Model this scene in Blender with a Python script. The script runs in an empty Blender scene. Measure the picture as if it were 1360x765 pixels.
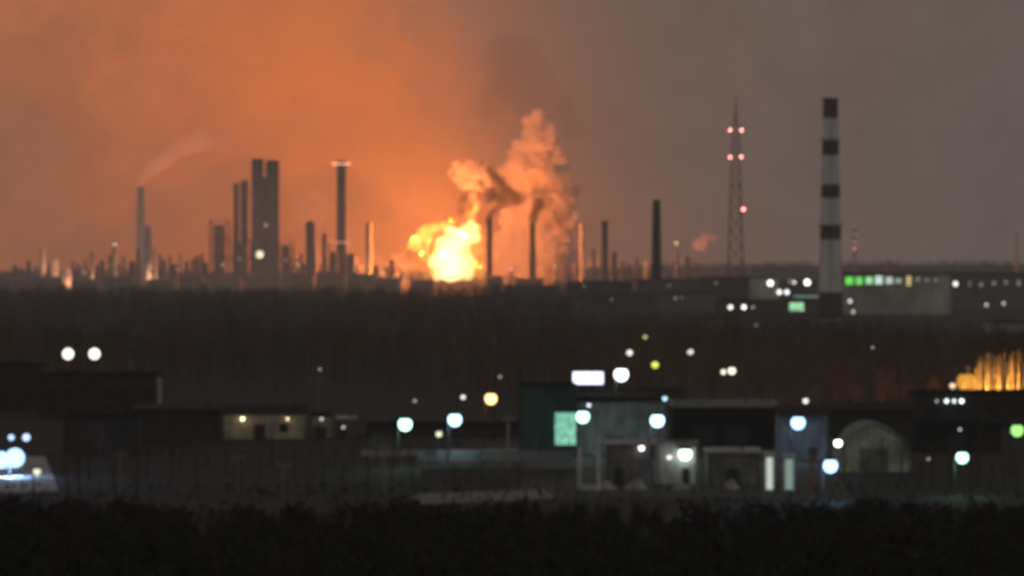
import bpy, math, random
import numpy as np
from mathutils import Vector

random.seed(7)
RNG = np.random.default_rng(11)
scene = bpy.context.scene
COL = scene.collection
PI = math.pi

# ------------------------------------------------------------------ camera
H = 30.0                                   # the photographer's window, metres above the town
K = 2 * math.tan(math.radians(6.0)) / 1360 # angle of one photograph pixel (12 degree telephoto)
HZ = 352.0                                 # photograph row of the true horizon
cam_d = bpy.data.cameras.new("camera")
cam = bpy.data.objects.new("camera", cam_d)
COL.objects.link(cam)
cam.location = (0, 0, H)
cam.rotation_euler = (PI / 2, 0, 0)
cam_d.sensor_width = 36
cam_d.angle = math.radians(12.0)
cam_d.shift_y = -(382.5 - HZ) / 1360
cam_d.clip_start = 1.0
cam_d.clip_end = 60000
cam_d.dof.use_dof = True                   # the photograph is focused far too near
cam_d.dof.focus_distance = 60
cam_d.dof.aperture_fstop = 2.5
scene.camera = cam

scene.render.engine = 'CYCLES'
cy = scene.cycles
cy.use_denoising = True
cy.filter_width = 1.8
cy.max_bounces = 5
cy.diffuse_bounces = 2
cy.glossy_bounces = 2
cy.transparent_max_bounces = 12
cy.volume_bounces = 3
cy.sample_clamp_indirect = 1.0
cy.caustics_reflective = False
cy.caustics_refractive = False
cy.use_light_tree = True
scene.view_settings.view_transform = 'Standard'
scene.view_settings.look = 'None'
scene.view_settings.exposure = 0
scene.view_settings.gamma = 1
scene.view_settings.use_curve_mapping = False


def at(px, py, Y):
    """Point at distance Y seen at photograph pixel (px, py)."""
    return Vector(((px - 680) * K * Y, Y, H - (py - HZ) * K * Y))


# ------------------------------------------------------------------ sky
world = bpy.data.worlds.new("World")
scene.world = world
world.use_nodes = True
wn = world.node_tree
wn.nodes.clear()


class NG:
    """Tiny expression builder for shader maths."""
    def __init__(s, tree):
        s.t = tree

    def m(s, op, a, b=None, c=None, clamp=False):
        n = s.t.nodes.new('ShaderNodeMath')
        n.operation = op
        n.use_clamp = clamp
        for i, v in enumerate((a, b, c)):
            if v is None:
                continue
            if isinstance(v, (int, float)):
                n.inputs[i].default_value = v
            else:
                s.t.links.new(v, n.inputs[i])
        return n.outputs[0]

    def mix(s, f, a, b, blend='MIX'):
        n = s.t.nodes.new('ShaderNodeMix')
        n.data_type = 'RGBA'
        n.blend_type = blend
        for i, v in ((0, f), (6, a), (7, b)):
            if isinstance(v, (int, float)):
                n.inputs[i].default_value = v
            elif isinstance(v, tuple):
                n.inputs[i].default_value = (*v, 1)
            else:
                s.t.links.new(v, n.inputs[i])
        return n.outputs[2]


g = NG(wn)
tc = wn.nodes.new('ShaderNodeTexCoord')
sep = wn.nodes.new('ShaderNodeSeparateXYZ')
wn.links.new(tc.outputs['Generated'], sep.inputs[0])
az = g.m('ARCTAN2', sep.outputs[0], sep.outputs[1])
el = g.m('ARCSINE', sep.outputs[2])
# polar coordinates about the fire, in radians: the smoke lit by the fire leans up and to the left
FX, FY = (590 - 680) * K, (352 - 372) * K
du = g.m('SUBTRACT', az, FX)
dv = g.m('SUBTRACT', g.m('MAXIMUM', el, -0.02), FY)
r = g.m('SQRT', g.m('ADD', g.m('MULTIPLY', du, du), g.m('MULTIPLY', dv, dv)))
# lean of the plume, softened so it widens with height
lean = g.m('ADD', du, g.m('MULTIPLY', dv, 0.62))
width = g.m('ADD', g.m('MULTIPLY', dv, 0.55), 0.022)
q = g.m('DIVIDE', lean, width)
noise = wn.nodes.new('ShaderNodeTexNoise')
noise.inputs['Scale'].default_value = 34
noise.inputs['Detail'].default_value = 5
noise.inputs['Roughness'].default_value = 0.55
wn.links.new(tc.outputs['Generated'], noise.inputs['Vector'])
nz = g.m('SUBTRACT', noise.outputs['Fac'], 0.5)
noise2 = wn.nodes.new('ShaderNodeTexNoise')
noise2.inputs['Scale'].default_value = 120
noise2.inputs['Detail'].default_value = 4
noise2.inputs['Distortion'].default_value = 0.8
wn.links.new(tc.outputs['Generated'], noise2.inputs['Vector'])
nf = g.m('SUBTRACT', noise2.outputs['Fac'], 0.5)
noise3 = wn.nodes.new('ShaderNodeTexNoise')
noise3.inputs['Scale'].default_value = 900
noise3.inputs['Detail'].default_value = 3
wn.links.new(tc.outputs['Generated'], noise3.inputs['Vector'])
ng = g.m('SUBTRACT', noise3.outputs['Fac'], 0.5)
nz = g.m('ADD', nz, g.m('ADD', g.m('MULTIPLY', nf, 0.9), g.m('MULTIPLY', ng, 0.55)))
q2 = g.m('ADD', q, g.m('MULTIPLY', nz, 0.9))
# slow shoulder on the left of the plume, quick one on the right
sgn = g.m('GREATER_THAN', q2, 0.0)
q3 = g.m('MULTIPLY', q2, g.m('ADD', g.m('MULTIPLY', sgn, 1.0), 0.58))
ang = g.m('EXPONENT', g.m('MULTIPLY', g.m('MULTIPLY', q3, q3), -1.0))
rad = g.m('EXPONENT', g.m('MULTIPLY', r, -6.5))
near = g.m('EXPONENT', g.m('MULTIPLY', g.m('ADD', r, g.m('ADD', g.m('MULTIPLY', g.m('MAXIMUM', du, 0.0), 2.6), g.m('MULTIPLY', g.m('MAXIMUM', dv, 0.0), 1.3))), -16.5))
lobe = g.m('MULTIPLY', g.m('MULTIPLY', ang, rad), g.m('ADD', 1.0, g.m('MULTIPLY', nz, 0.55)))
glow = g.m('ADD', g.m('MULTIPLY', lobe, 0.64), g.m('MULTIPLY', near, 1.95))
# twilight air from the sky model (sun below the horizon) plus the town's light on low cloud
sky = wn.nodes.new('ShaderNodeTexSky')
sky.sky_type = 'NISHITA'
sky.sun_disc = False
sky.sun_elevation = math.radians(-4)
sky.sun_rotation = math.radians(200)
night = g.mix(0.06, (0, 0, 0), sky.outputs[0])
# low overcast lit by the town: warm to the left, grey to the right, thinner overhead
side = g.m('MULTIPLY', g.m('ADD', g.m('SINE', az), 0.02), 6.5)
sideF = g.m('ADD', g.m('MULTIPLY', side, 0.5), 0.5, clamp=True)
low = g.mix(sideF, (0.190, 0.112, 0.072), (0.135, 0.107, 0.096))
# higher up the low cloud takes the neutral light of the town's white lamps
cloud = g.mix(g.m('MULTIPLY', g.m('SUBTRACT', el, 0.06), 3.5, clamp=True), low, (0.190, 0.183, 0.172))
up = g.m('EXPONENT', g.m('MULTIPLY', g.m('MAXIMUM', el, 0.0), -0.10))
mot = g.m('ADD', 1.0, g.m('MULTIPLY', nz, 0.35))
lev = g.m('MULTIPLY', g.m('MULTIPLY', up, mot), 1.0)
bg = wn.nodes.new('ShaderNodeBackground')
bg.inputs[1].default_value = 1.0


def scaled(col, f):
    n = wn.nodes.new('ShaderNodeVectorMath')
    n.operation = 'SCALE'
    if isinstance(col, tuple):
        n.inputs[0].default_value = col
    else:
        wn.links.new(col, n.inputs[0])
    wn.links.new(f, n.inputs['Scale'])
    return n.outputs[0]


def vadd(a, b):
    n = wn.nodes.new('ShaderNodeVectorMath')
    n.operation = 'ADD'
    wn.links.new(a, n.inputs[0])
    wn.links.new(b, n.inputs[1])
    return n.outputs[0]


SKY_GLOW = (1.0, 0.205, 0.022)
thin = g.m('SUBTRACT', 1.0, g.m('MULTIPLY', glow, 0.85), clamp=True)      # the smoke hides part of the cloud
total = vadd(vadd(scaled(cloud, g.m('MULTIPLY', lev, thin)), scaled(SKY_GLOW, glow)), night)
wn.links.new(total, bg.inputs[0])
wo = wn.nodes.new('ShaderNodeOutputWorld')
wn.links.new(bg.outputs[0], wo.inputs[0])

# ------------------------------------------------------------------ helpers
MATS = {}


def mat(name, col, rough=0.85, vary=0.25, scale=0.6, metal=0.0, bump=0.0, streak=1.0):
    if name in MATS:
        return MATS[name]
    m = bpy.data.materials.new(name)
    m.use_nodes = True
    t = m.node_tree
    b = t.nodes['Principled BSDF']
    b.inputs['Roughness'].default_value = rough
    b.inputs['Metallic'].default_value = metal
    b.inputs['Specular IOR Level'].default_value = 0.25
    co = t.nodes.new('ShaderNodeTexCoord')
    n = t.nodes.new('ShaderNodeTexNoise')
    n.inputs['Scale'].default_value = scale
    n.inputs['Detail'].default_value = 6
    n.inputs['Roughness'].default_value = 0.65
    mp = t.nodes.new('ShaderNodeMapping')
    mp.inputs['Scale'].default_value = (1, 1, streak)
    t.links.new(co.outputs['Object'], mp.inputs[0])
    t.links.new(mp.outputs[0], n.inputs['Vector'])
    gg = NG(t)
    f = gg.m('MULTIPLY', gg.m('SUBTRACT', n.outputs['Fac'], 0.5), 2.6)
    f = gg.m('ADD', f, 0.5, clamp=True)
    lo = tuple(c * (1 - vary) for c in col)
    hi = tuple(min(1, c * (1 + vary)) for c in col)
    t.links.new(gg.mix(f, lo, hi), b.inputs['Base Color'])
    if bump:
        bp = t.nodes.new('ShaderNodeBump')
        bp.inputs['Strength'].default_value = bump
        bp.inputs['Distance'].default_value = 0.2
        t.links.new(n.outputs['Fac'], bp.inputs['Height'])
        t.links.new(bp.outputs[0], b.inputs['Normal'])
    MATS[name] = m
    return m


def emat(col, s):
    name = "lamp_light_%02x%02x%02x_%d" % (*[int(min(1, c) * 255) for c in col], int(s * 10))
    if name in MATS:
        return MATS[name]
    m = bpy.data.materials.new(name)
    m.use_nodes = True
    t = m.node_tree
    t.nodes.clear()
    e = t.nodes.new('ShaderNodeEmission')
    e.inputs[0].default_value = (*col, 1)
    e.inputs[1].default_value = s
    o = t.nodes.new('ShaderNodeOutputMaterial')
    t.links.new(e.outputs[0], o.inputs[0])
    MATS[name] = m
    return m


def vmat(name, col, dens, emi=None, emis=0.0, aniso=0.0):
    m = bpy.data.materials.new(name)
    m.use_nodes = True
    t = m.node_tree
    t.nodes.clear()
    v = t.nodes.new('ShaderNodeVolumePrincipled')
    v.inputs['Color'].default_value = (*col, 1)
    v.inputs['Density'].default_value = dens
    v.inputs['Anisotropy'].default_value = aniso
    if emi:
        v.inputs['Emission Color'].default_value = (*emi, 1)
        v.inputs['Emission Strength'].default_value = emis
    o = t.nodes.new('ShaderNodeOutputMaterial')
    t.links.new(v.outputs[0], o.inputs['Volume'])
    return m


class MB:
    def __init__(s):
        s.v, s.f = [], []

    def add(s, vs, fs):
        n = len(s.v)
        s.v += [tuple(p) for p in vs]
        s.f += [tuple(i + n for i in q) for q in fs]
        return s

    def box(s, x0, x1, y0, y1, z0, z1):
        return s.add([(x0, y0, z0), (x1, y0, z0), (x1, y1, z0), (x0, y1, z0), (x0, y0, z1), (x1, y0, z1), (x1, y1, z1), (x0, y1, z1)],
                     [(3, 2, 1, 0), (4, 5, 6, 7), (0, 1, 5, 4), (1, 2, 6, 5), (2, 3, 7, 6), (3, 0, 4, 7)])

    def tube(s, p0, p1, r0, r1, n=6, caps=True):
        p0, p1 = Vector(p0), Vector(p1)
        d = (p1 - p0).normalized()
        a = d.cross(Vector((0, 1, 0)) if abs(d.y) < 0.9 else Vector((1, 0, 0))).normalized()
        b = d.cross(a)
        vs = []
        for p, rr in ((p0, r0), (p1, r1)):
            for i in range(n):
                t = 2 * PI * i / n
                vs.append(p + (a * math.cos(t) + b * math.sin(t)) * rr)
        fs = [(i, (i + 1) % n, n + (i + 1) % n, n + i) for i in range(n)]
        if caps:
            fs += [tuple(range(n))[::-1], tuple(range(n, 2 * n))]
        return s.add(vs, fs)

    def lathe(s, prof, n=16, c=(0, 0, 0)):
        vs = []
        for rr, z in prof:
            for i in range(n):
                t = 2 * PI * i / n
                vs.append((c[0] + rr * math.cos(t), c[1] + rr * math.sin(t), c[2] + z))
        fs = []
        for j in range(len(prof) - 1):
            for i in range(n):
                fs.append((j * n + i, j * n + (i + 1) % n, (j + 1) * n + (i + 1) % n, (j + 1) * n + i))
        k = (len(prof) - 1) * n
        fs += [tuple(range(n))[::-1], tuple(range(k, k + n))]
        return s.add(vs, fs)

    def ball(s, c, rx, rz=None, n=8, m=5):
        rz = rz or rx
        return s.lathe([(max(0.02, math.sin(PI * j / m)) * rx, -math.cos(PI * j / m) * rz) for j in range(m + 1)], n, c)

    def build(s, name, m, parent=None, loc=None):
        me = bpy.data.meshes.new(name)
        me.from_pydata(s.v, [], s.f)
        me.update()
        if m:
            me.materials.append(m)
        o = bpy.data.objects.new(name, me)
        COL.objects.link(o)
        if parent:
            o.parent = parent
        if loc is not None:
            o.location = loc
        return o


def tag(o, label=None, cat=None, group=None, kind=None):
    if label:
        o['label'] = label
    if cat:
        o['category'] = cat
    if group:
        o['group'] = group
    if kind:
        o['kind'] = kind
    return o


def thing(name, label, cat, loc, rz=0.0, group=None):
    o = bpy.data.objects.new(name, None)
    COL.objects.link(o)
    o.empty_display_size = 1
    o.location = loc
    o.rotation_euler = (0, 0, rz)
    return tag(o, label, cat, group)


def np_mesh(name, verts, tris, m):
    me = bpy.data.meshes.new(name)
    me.vertices.add(len(verts))
    me.vertices.foreach_set('co', verts.astype(np.float32).ravel())
    n = len(tris)
    me.loops.add(n * 3)
    me.loops.foreach_set('vertex_index', tris.astype(np.int32).ravel())
    me.polygons.add(n)
    me.polygons.foreach_set('loop_start', np.arange(0, n * 3, 3, dtype=np.int32))
    me.update(calc_edges=True)
    me.validate()
    me.materials.append(m)
    return me


# ------------------------------------------------------------------ materials
CONC = mat('weathered_concrete', (0.26, 0.25, 0.23), vary=0.3, scale=0.15)
STEEL = mat('grey_plant_steel', (0.17, 0.165, 0.16), 0.6, 0.3, 0.12)
DARKSTEEL = mat('sooty_steel', (0.06, 0.055, 0.052), 0.7, 0.3, 0.2)
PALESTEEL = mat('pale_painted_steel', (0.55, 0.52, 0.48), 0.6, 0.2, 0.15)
POLE = mat('galvanised_pole', (0.03, 0.03, 0.03), 0.5, 0.2, 1.0)
WHITE = mat('white_paint', (0.62, 0.62, 0.58), 0.7, 0.45, 0.7, streak=.4)
CHIM = mat('chimney_whitewash', (0.82, 0.84, 0.76), 0.9, 0.24, 0.45, streak=.12)
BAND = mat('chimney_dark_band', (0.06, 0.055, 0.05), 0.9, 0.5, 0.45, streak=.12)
ROOF = mat('bitumen_roof', (0.022, 0.022, 0.022), 0.95, 0.4, 0.25)
METALROOF = mat('pale_sheet_roof', (0.30, 0.30, 0.29), 0.7, 0.3, 0.3)
GREYWALL = mat('grey_render', (0.20, 0.195, 0.19), 0.9, 0.6, 0.55, streak=.45)
DARKWALL = mat('dark_block_wall', (0.055, 0.052, 0.048), 0.9, 0.35, 0.4)
CREAM = mat('cream_plaster', (0.52, 0.46, 0.34), 0.9, 0.45, 0.6)
GREENWALL = mat('green_cladding', (0.026, 0.045, 0.037), 0.8, 0.25, 0.5)
DOOR = mat('dark_door', (0.05, 0.05, 0.05), 0.7, 0.2, 1)
GLASS = mat('dark_window_glass', (0.02, 0.022, 0.026), 0.35, 0.2, 1)
RED = mat('faded_red_paint', (0.30, 0.10, 0.08), 0.7, 0.2, 1)
BARK = mat('dark_bark', (0.060, 0.046, 0.038), 0.95, 0.35, 0.02)
TWIG = mat('bare_twigs', (0.135, 0.088, 0.062), 0.95, 0.75, 0.012)
BIRCH = mat('pale_birch_bark', (0.42, 0.36, 0.28), 0.9, 0.45, 1.2)
LEAF = mat('dark_scrub_leaves', (0.028, 0.028, 0.023), 0.95, 0.4, 0.06)
FENCE = mat('weathered_fence', (0.14, 0.125, 0.11), 0.9, 0.3, 0.6)

# ------------------------------------------------------------------ terrain


def ss(a, b, x):
    t = np.clip((x - a) / (b - a), 0, 1)
    return t * t * (3 - 2 * t)


def gz(x, y):
    """Ground height: flat town, a low rise towards the right far out, hills past the plant."""
    x = np.asarray(x, float)
    y = np.asarray(y, float)
    rise = ss(3500, 4300, y) * (13 * ss(-150, 330, x) + 2 * ss(300, 700, x))
    far = ss(6500, 10000, y) * 14
    bumps = 0.5 * np.sin(x * 0.021 + y * 0.008) * ss(1200, 1800, y)
    return rise + far + bumps


def gzf(x, y):
    return float(gz(x, y))


xs = np.concatenate([np.linspace(-9000, -1300, 12), np.linspace(-1200, 1200, 161), np.linspace(1300, 9000, 12)])
ys = np.concatenate([np.linspace(-400, 350, 6), np.linspace(400, 1100, 71), np.linspace(1120, 5200, 120), np.linspace(5300, 10300, 30)])
X, Yg = np.meshgrid(xs, ys)
Z = gz(X, Yg)
vs = np.stack([X, Yg, Z], -1).reshape(-1, 3)
nx, ny = len(xs), len(ys)
i, j = np.meshgrid(np.arange(nx - 1), np.arange(ny - 1))
a = (j * nx + i).ravel()
tris = np.concatenate([np.stack([a, a + 1, a + nx + 1], -1), np.stack([a, a + nx + 1, a + nx], -1)])
GROUND = mat('muddy_ground', (0.015, 0.0145, 0.013), 0.95, 0.45, 0.03, bump=0.4)
ground = bpy.data.objects.new('ground', np_mesh('ground', vs, tris, GROUND))
COL.objects.link(ground)
tag(ground, kind='structure')


def sheet(name, pts, z, m, kind='structure'):
    o = MB().add([(x, y, gzf(x, y) + z) for x, y in pts], [tuple(range(len(pts)))]).build(name, m)
    tag(o, kind=kind)
    return o


def gy(py, h=0.0):
    """Distance at which height h above the flat town shows at photograph row py."""
    return (H - h) / ((py - HZ) * K)


def gp(px, py):
    Y = gy(py)
    return ((px - 680) * K * Y, Y)


ASPH = mat('worn_asphalt', (0.045, 0.044, 0.043), 0.9, 0.3, 0.2)
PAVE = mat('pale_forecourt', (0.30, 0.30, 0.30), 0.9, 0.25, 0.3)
ROADM = mat('gravel_road', (0.17, 0.16, 0.145), 0.95, 0.35, 0.3)
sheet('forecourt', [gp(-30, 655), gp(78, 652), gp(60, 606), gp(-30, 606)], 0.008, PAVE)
sheet('yard', [gp(690, 662), gp(1130, 662), gp(1090, 596), gp(690, 596)], 0.006, ASPH)
sheet('road', [gp(520, 672), gp(735, 662), gp(735, 650), gp(560, 655)], 0.010, ROADM)
sheet('lane', [gp(480, 606), gp(700, 603), gp(700, 596), gp(480, 598)], 0.008, ROADM)

# ------------------------------------------------------------------ chimneys, columns, masts


def base(px, Y):
    x = (px - 680) * K * Y
    return Vector((x, Y, gzf(x, Y) - 0.05))


def hgt(py, Y, z0):
    return H - (py - HZ) * K * Y - z0


LAMPS = []


def lampball(name, parent, p, rad, col, s):
    o = MB().ball((0, 0, 0), rad).build(name, emat(col, s), parent, p)
    return o


def stack(name, label, px, top, Y, wtop, wbase, m, cat='chimney', rim=True, ladder=True, bands=(), bandm=None, platforms=(), group=None):
    """Round tapering stack; widths in photograph pixels at its distance."""
    b = base(px, Y)
    h = hgt(top, Y, b.z)
    r1, r0 = wtop * K * Y / 2, wbase * K * Y / 2
    t = thing(name, label, cat, b, group=group)

    def rr(z):
        return r0 + (r1 - r0) * z / h
    prof = [(rr(h * k / 8), h * k / 8) for k in range(9)]
    MB().lathe(prof, 24).build('shaft', m, t)
    if rim:
        MB().lathe([(r1 * 1.10, h - 1.4), (r1 * 1.12, h + 0.25)], 24).build('rim', bandm or m, t)
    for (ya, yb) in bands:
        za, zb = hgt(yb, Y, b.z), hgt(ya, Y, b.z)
        MB().lathe([(rr(za) + 0.06, za), (rr(zb) + 0.06, zb)], 24).build('paint_shade_band', bandm, t)
    for py in platforms:
        z = hgt(py, Y, b.z)
        f = MB().lathe([(rr(z) + 1.5, z), (rr(z) + 1.5, z + 0.25)], 20).build('platform', DARKSTEEL, t)
        q = MB()
        n = 14
        for k in range(n):
            a0, a1 = 2 * PI * k / n, 2 * PI * (k + 1) / n
            R = rr(z) + 1.45
            p0, p1 = (R * math.cos(a0), R * math.sin(a0), z + 1.3), (R * math.cos(a1), R * math.sin(a1), z + 1.3)
            q.tube(p0, p1, .06, .06, 4)
            q.tube((p0[0], p0[1], z + .2), p0, .05, .05, 4)
        q.build('handrail', DARKSTEEL, f)
    if ladder:
        q = MB()
        for sx in (-.35, .35):
            q.tube((sx, -r0 - .35, 1), (sx, -r1 - .35, h), .07, .07, 4)
        for k in range(int(h / 2.5)):
            z = 2 + k * 2.5
            q.tube((-.35, -rr(z) - .35, z), (.35, -rr(z) - .35, z), .05, .05, 4)
        q.build('ladder', DARKSTEEL, t)
    return t, h, rr


# the big striped chimney in the middle distance
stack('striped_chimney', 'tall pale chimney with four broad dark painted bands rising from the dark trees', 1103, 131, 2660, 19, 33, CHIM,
      bands=((131, 157), (187, 206), (245, 263), (300, 318), (388, 424)), bandm=BAND, platforms=(187, 300))  # lowest band is the unlit foot, its shade put in as dark colour

# lit chimney with red lights
t, h, rr = stack('banded_stack', 'dark refinery stack ringed by two bands of red and white warning lights', 454, 214, 4900, 13, 16, STEEL, platforms=(222, 326))
for py in (219, 323):
    z = hgt(py, 4900, t.location.z)
    for k in range(5):
        dx = (k - 2) * 4.2
        o = lampball('warning_light', t, (dx, -rr(z) - 1.2, z + .9), .8, (1, .34, .22) if k % 2 == 0 else (1, .55, .42), 6 if py == 219 else 3.2)
q = MB()
q.tube((0, 0, h), (0, 0, h + 5.5), .25, .08, 6)
q.build('lightning_rod', DARKSTEEL, t)

stack('plain_stack', 'thick dark red-brown chimney standing alone between the steam and the lattice mast', 872, 266, 4200, 10, 15, mat('dark_brick_stack', (.085, .055, .05), vary=.3, scale=.2), bandm=DARKSTEEL)
stack('plain_stack', 'slender dark stack east of the steam with a short column at its foot', 803, 294, 4800, 8, 11, DARKSTEEL)
stack('flare_stack', 'slim dark stack right beside the flames with smoke bending off its top', 650, 291, 4900, 7, 9, DARKSTEEL)
stack('flare_stack', 'slim dark stack in front of the steam with a dark smoke puff on top', 707, 296, 4900, 7.5, 10, DARKSTEEL)
stack('hazy_stack', 'faint hazy stack trailing a pink smoke plume', 187, 248, 6400, 9, 14, WHITE)
stack('hazy_stack', 'faint broad stack just east of the pink plume stack', 196, 300, 6300, 9, 13, PALESTEEL)
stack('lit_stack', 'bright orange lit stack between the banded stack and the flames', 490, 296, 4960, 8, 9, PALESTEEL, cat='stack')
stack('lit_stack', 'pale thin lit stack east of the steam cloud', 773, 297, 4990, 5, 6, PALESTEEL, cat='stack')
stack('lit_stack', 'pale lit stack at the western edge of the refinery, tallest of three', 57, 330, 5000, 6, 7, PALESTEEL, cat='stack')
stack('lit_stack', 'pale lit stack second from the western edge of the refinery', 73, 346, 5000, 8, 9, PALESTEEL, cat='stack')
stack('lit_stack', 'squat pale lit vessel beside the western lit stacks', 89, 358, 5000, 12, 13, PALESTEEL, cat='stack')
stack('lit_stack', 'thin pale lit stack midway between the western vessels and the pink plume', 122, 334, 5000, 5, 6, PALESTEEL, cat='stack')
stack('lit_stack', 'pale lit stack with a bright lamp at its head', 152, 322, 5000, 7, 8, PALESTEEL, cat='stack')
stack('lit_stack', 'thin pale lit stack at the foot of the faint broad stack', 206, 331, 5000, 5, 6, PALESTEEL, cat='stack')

# columns of the main unit: shells with head, platforms, riser pipe


def column(label, px, top, w, Y, m=STEEL, rings=4, dome=True, group=None, name='distillation_column'):
    b = base(px, Y)
    h = hgt(top, Y, b.z)
    rad = w * K * Y / 2
    t = thing(name, label, 'column', b, group=group)
    prof = [(rad, 0), (rad, h - rad * .6)]
    if dome:
        prof += [(rad * .85, h - rad * .25), (rad * .4, h), (.15, h + .05)]
    else:
        prof += [(rad, h)]
    MB().lathe(prof, 16).build('shell', m, t)
    for k in range(rings):
        z = h * (k + 1) / (rings + .5)
        MB().lathe([(rad + 1.2, z), (rad + 1.2, z + .3)], 14).build('platform', DARKSTEEL, t)
    s = 1 if random.random() < .5 else -1
    MB().tube((s * rad * .7, -rad * .9, 1), (s * rad * .7, -rad * .9, h * .96), .5, .5, 6).build('riser_pipe', m, t)
    return t, h


def frame_tower(label, px0, px1, top, Y, levels, m=STEEL):
    b = base((px0 + px1) / 2, Y)
    h = hgt(top, Y, b.z)
    w = (px1 - px0) * K * Y
    t = thing('steel_structure', label, 'plant structure', b)
    q = MB()
    for sx in (-w / 2, w / 2):
        for yy in (0, w * .8):
            q.box(sx - .5, sx + .5, yy - .5, yy + .5, 0, h)
    q.build('column_frame', m, t)
    for k in range(levels):
        z = h * (k + 1) / levels
        MB().box(-w / 2 - .8, w / 2 + .8, -.8, w * .8 + .8, z - .5, z).build('deck', DARKSTEEL, t)
    q = MB()
    for k in range(levels):
        z0, z1 = h * k / levels, h * (k + 1) / levels
        q.tube((-w / 2, -.2, z0), (w / 2, -.2, z1), .3, .3, 4)
        q.tube((w / 2, -.2, z0), (-w / 2, -.2, z1), .3, .3, 4)
    q.build('bracing', m, t)
    MB().box(-w * .32, w * .32, w * .12, w * .68, 0, h * .93).build('vessel_block', m, t)
    return t, h


column('western of the two tallest dark towers in the refinery cluster', 342, 211, 16, 4850, rings=6, dome=False)
column('eastern of the two tallest dark towers in the refinery cluster', 362, 213, 18, 4850, rings=6, dome=False)
frame_tower('braced steel structure filling the gap between the two tallest towers', 338, 368, 224, 4880, 7)
column('slim tower just west of the two tallest towers', 325, 239, 11, 4860, rings=5)
column('thin tower on the western side of the slim tower', 314, 243, 8, 4900, rings=5)
frame_tower('broad hazy block at the western end of the refinery cluster', 279, 303, 292, 5000, 4)
frame_tower('lower braced block under the refinery towers', 303, 333, 318, 4840, 3)
frame_tower('short block on the eastern side of the refinery cluster', 370, 388, 320, 4840, 3)
column('stubby tower between the cluster and the banded stack', 412, 293, 12, 4880, rings=4)
column('thin tower next to the banded stack', 431, 310, 7, 4900, rings=3)
column('short dark vessel at the western foot of the banded stack', 443, 334, 12, 4880, rings=2)
column('short dark vessel at the eastern foot of the banded stack', 466, 336, 12, 4880, rings=2)
column('low dark vessel midway between the lit stack and the flames', 520, 345, 8, 4900, rings=2)
column('tiny vessel beside the bright orange lit stack', 499, 351, 6, 4900, rings=1)
column('short column at the foot of the slender eastern stack', 815, 334, 9, 4850, rings=2)
column('very short column between the pale thin stack and the slender dark stack', 788, 331, 5, 4880, rings=2)
column('faint column between the thick chimney and the lattice mast', 899, 331, 5, 4900, PALESTEEL, rings=2)
column('small column east of the faint one by the thick chimney', 913, 340, 6, 4900, rings=1)
GRP = 'small hazy vessels along the refinery ground'
for px, top, w in ((20, 352, 7), (38, 346, 5), (105, 350, 8), (136, 345, 6), (165, 340, 6), (176, 347, 9), (218, 344, 7), (232, 350, 12), (248, 346, 6),
                   (262, 340, 7), (272, 348, 9), (396, 342, 8), (404, 350, 9), (475, 352, 9), (508, 357, 6), (532, 356, 7), (845, 342, 4), (858, 348, 6), (1180, 345, 6), (28, 356, 5), (48, 352, 4), (66, 349, 4), (97, 347, 4), (114, 343, 5), (130, 352, 6), (146, 338, 4), (158, 350, 5), (184, 330, 4), (212, 336, 4),
                   (226, 338, 4), (240, 334, 3), (256, 344, 5), (268, 336, 4), (384, 338, 4), (390, 330, 3), (400, 336, 4), (420, 330, 4), (438, 322, 3), (472, 342, 4), (482, 350, 5), (514, 350, 4), (526, 358, 5), (540, 358, 4), (738, 350, 4), (752, 346, 3), (764, 350, 5), (826, 346, 4), (836, 350, 5)):
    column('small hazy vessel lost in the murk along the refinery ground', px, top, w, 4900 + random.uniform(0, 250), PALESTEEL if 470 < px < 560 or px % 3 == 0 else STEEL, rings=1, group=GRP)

GRPT = 'hazy storage tanks at the refinery foot'
TANKS = iter(['wide hazy storage tank beneath the western edge of the skyline', 'wide hazy storage tank under the squat pale lit vessel', 'wide hazy storage tank under the thin midway stack', 'wide hazy storage tank just west of the pink plume stack foot', 'wide hazy storage tank just past the faint broad stack', 'wide hazy storage tank under the haze west of the cluster', 'wide hazy storage tank under the western block of the cluster', 'wide hazy storage tank right under the tallest towers', 'wide hazy storage tank under the stubby tower', 'wide hazy storage tank at the foot of the banded stack', 'wide hazy storage tank below the bright orange lit stack', 'wide hazy storage tank nearest the flames'])
for px, w, top in ((15, 34, 371), (62, 40, 369), (112, 36, 372), (160, 44, 368), (215, 38, 371), (255, 34, 366), (300, 44, 369), (345, 40, 366), (395, 44, 364),
                   (440, 40, 363), (480, 36, 366), (515, 28, 370)):
    Y = 4650 + random.uniform(-60, 60)
    b = base(px, Y)
    h = hgt(top, Y, b.z)
    rad = w * K * Y / 2
    t = thing('storage_tank', next(TANKS), 'storage tank', b, group=GRPT)
    MB().lathe([(rad, 0), (rad, h)], 20).build('shell', STEEL, t)
    MB().lathe([(rad + .2, h), (rad * .5, h + 1.2), (.2, h + 1.6)], 20).build('roof', STEEL, t)

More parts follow.
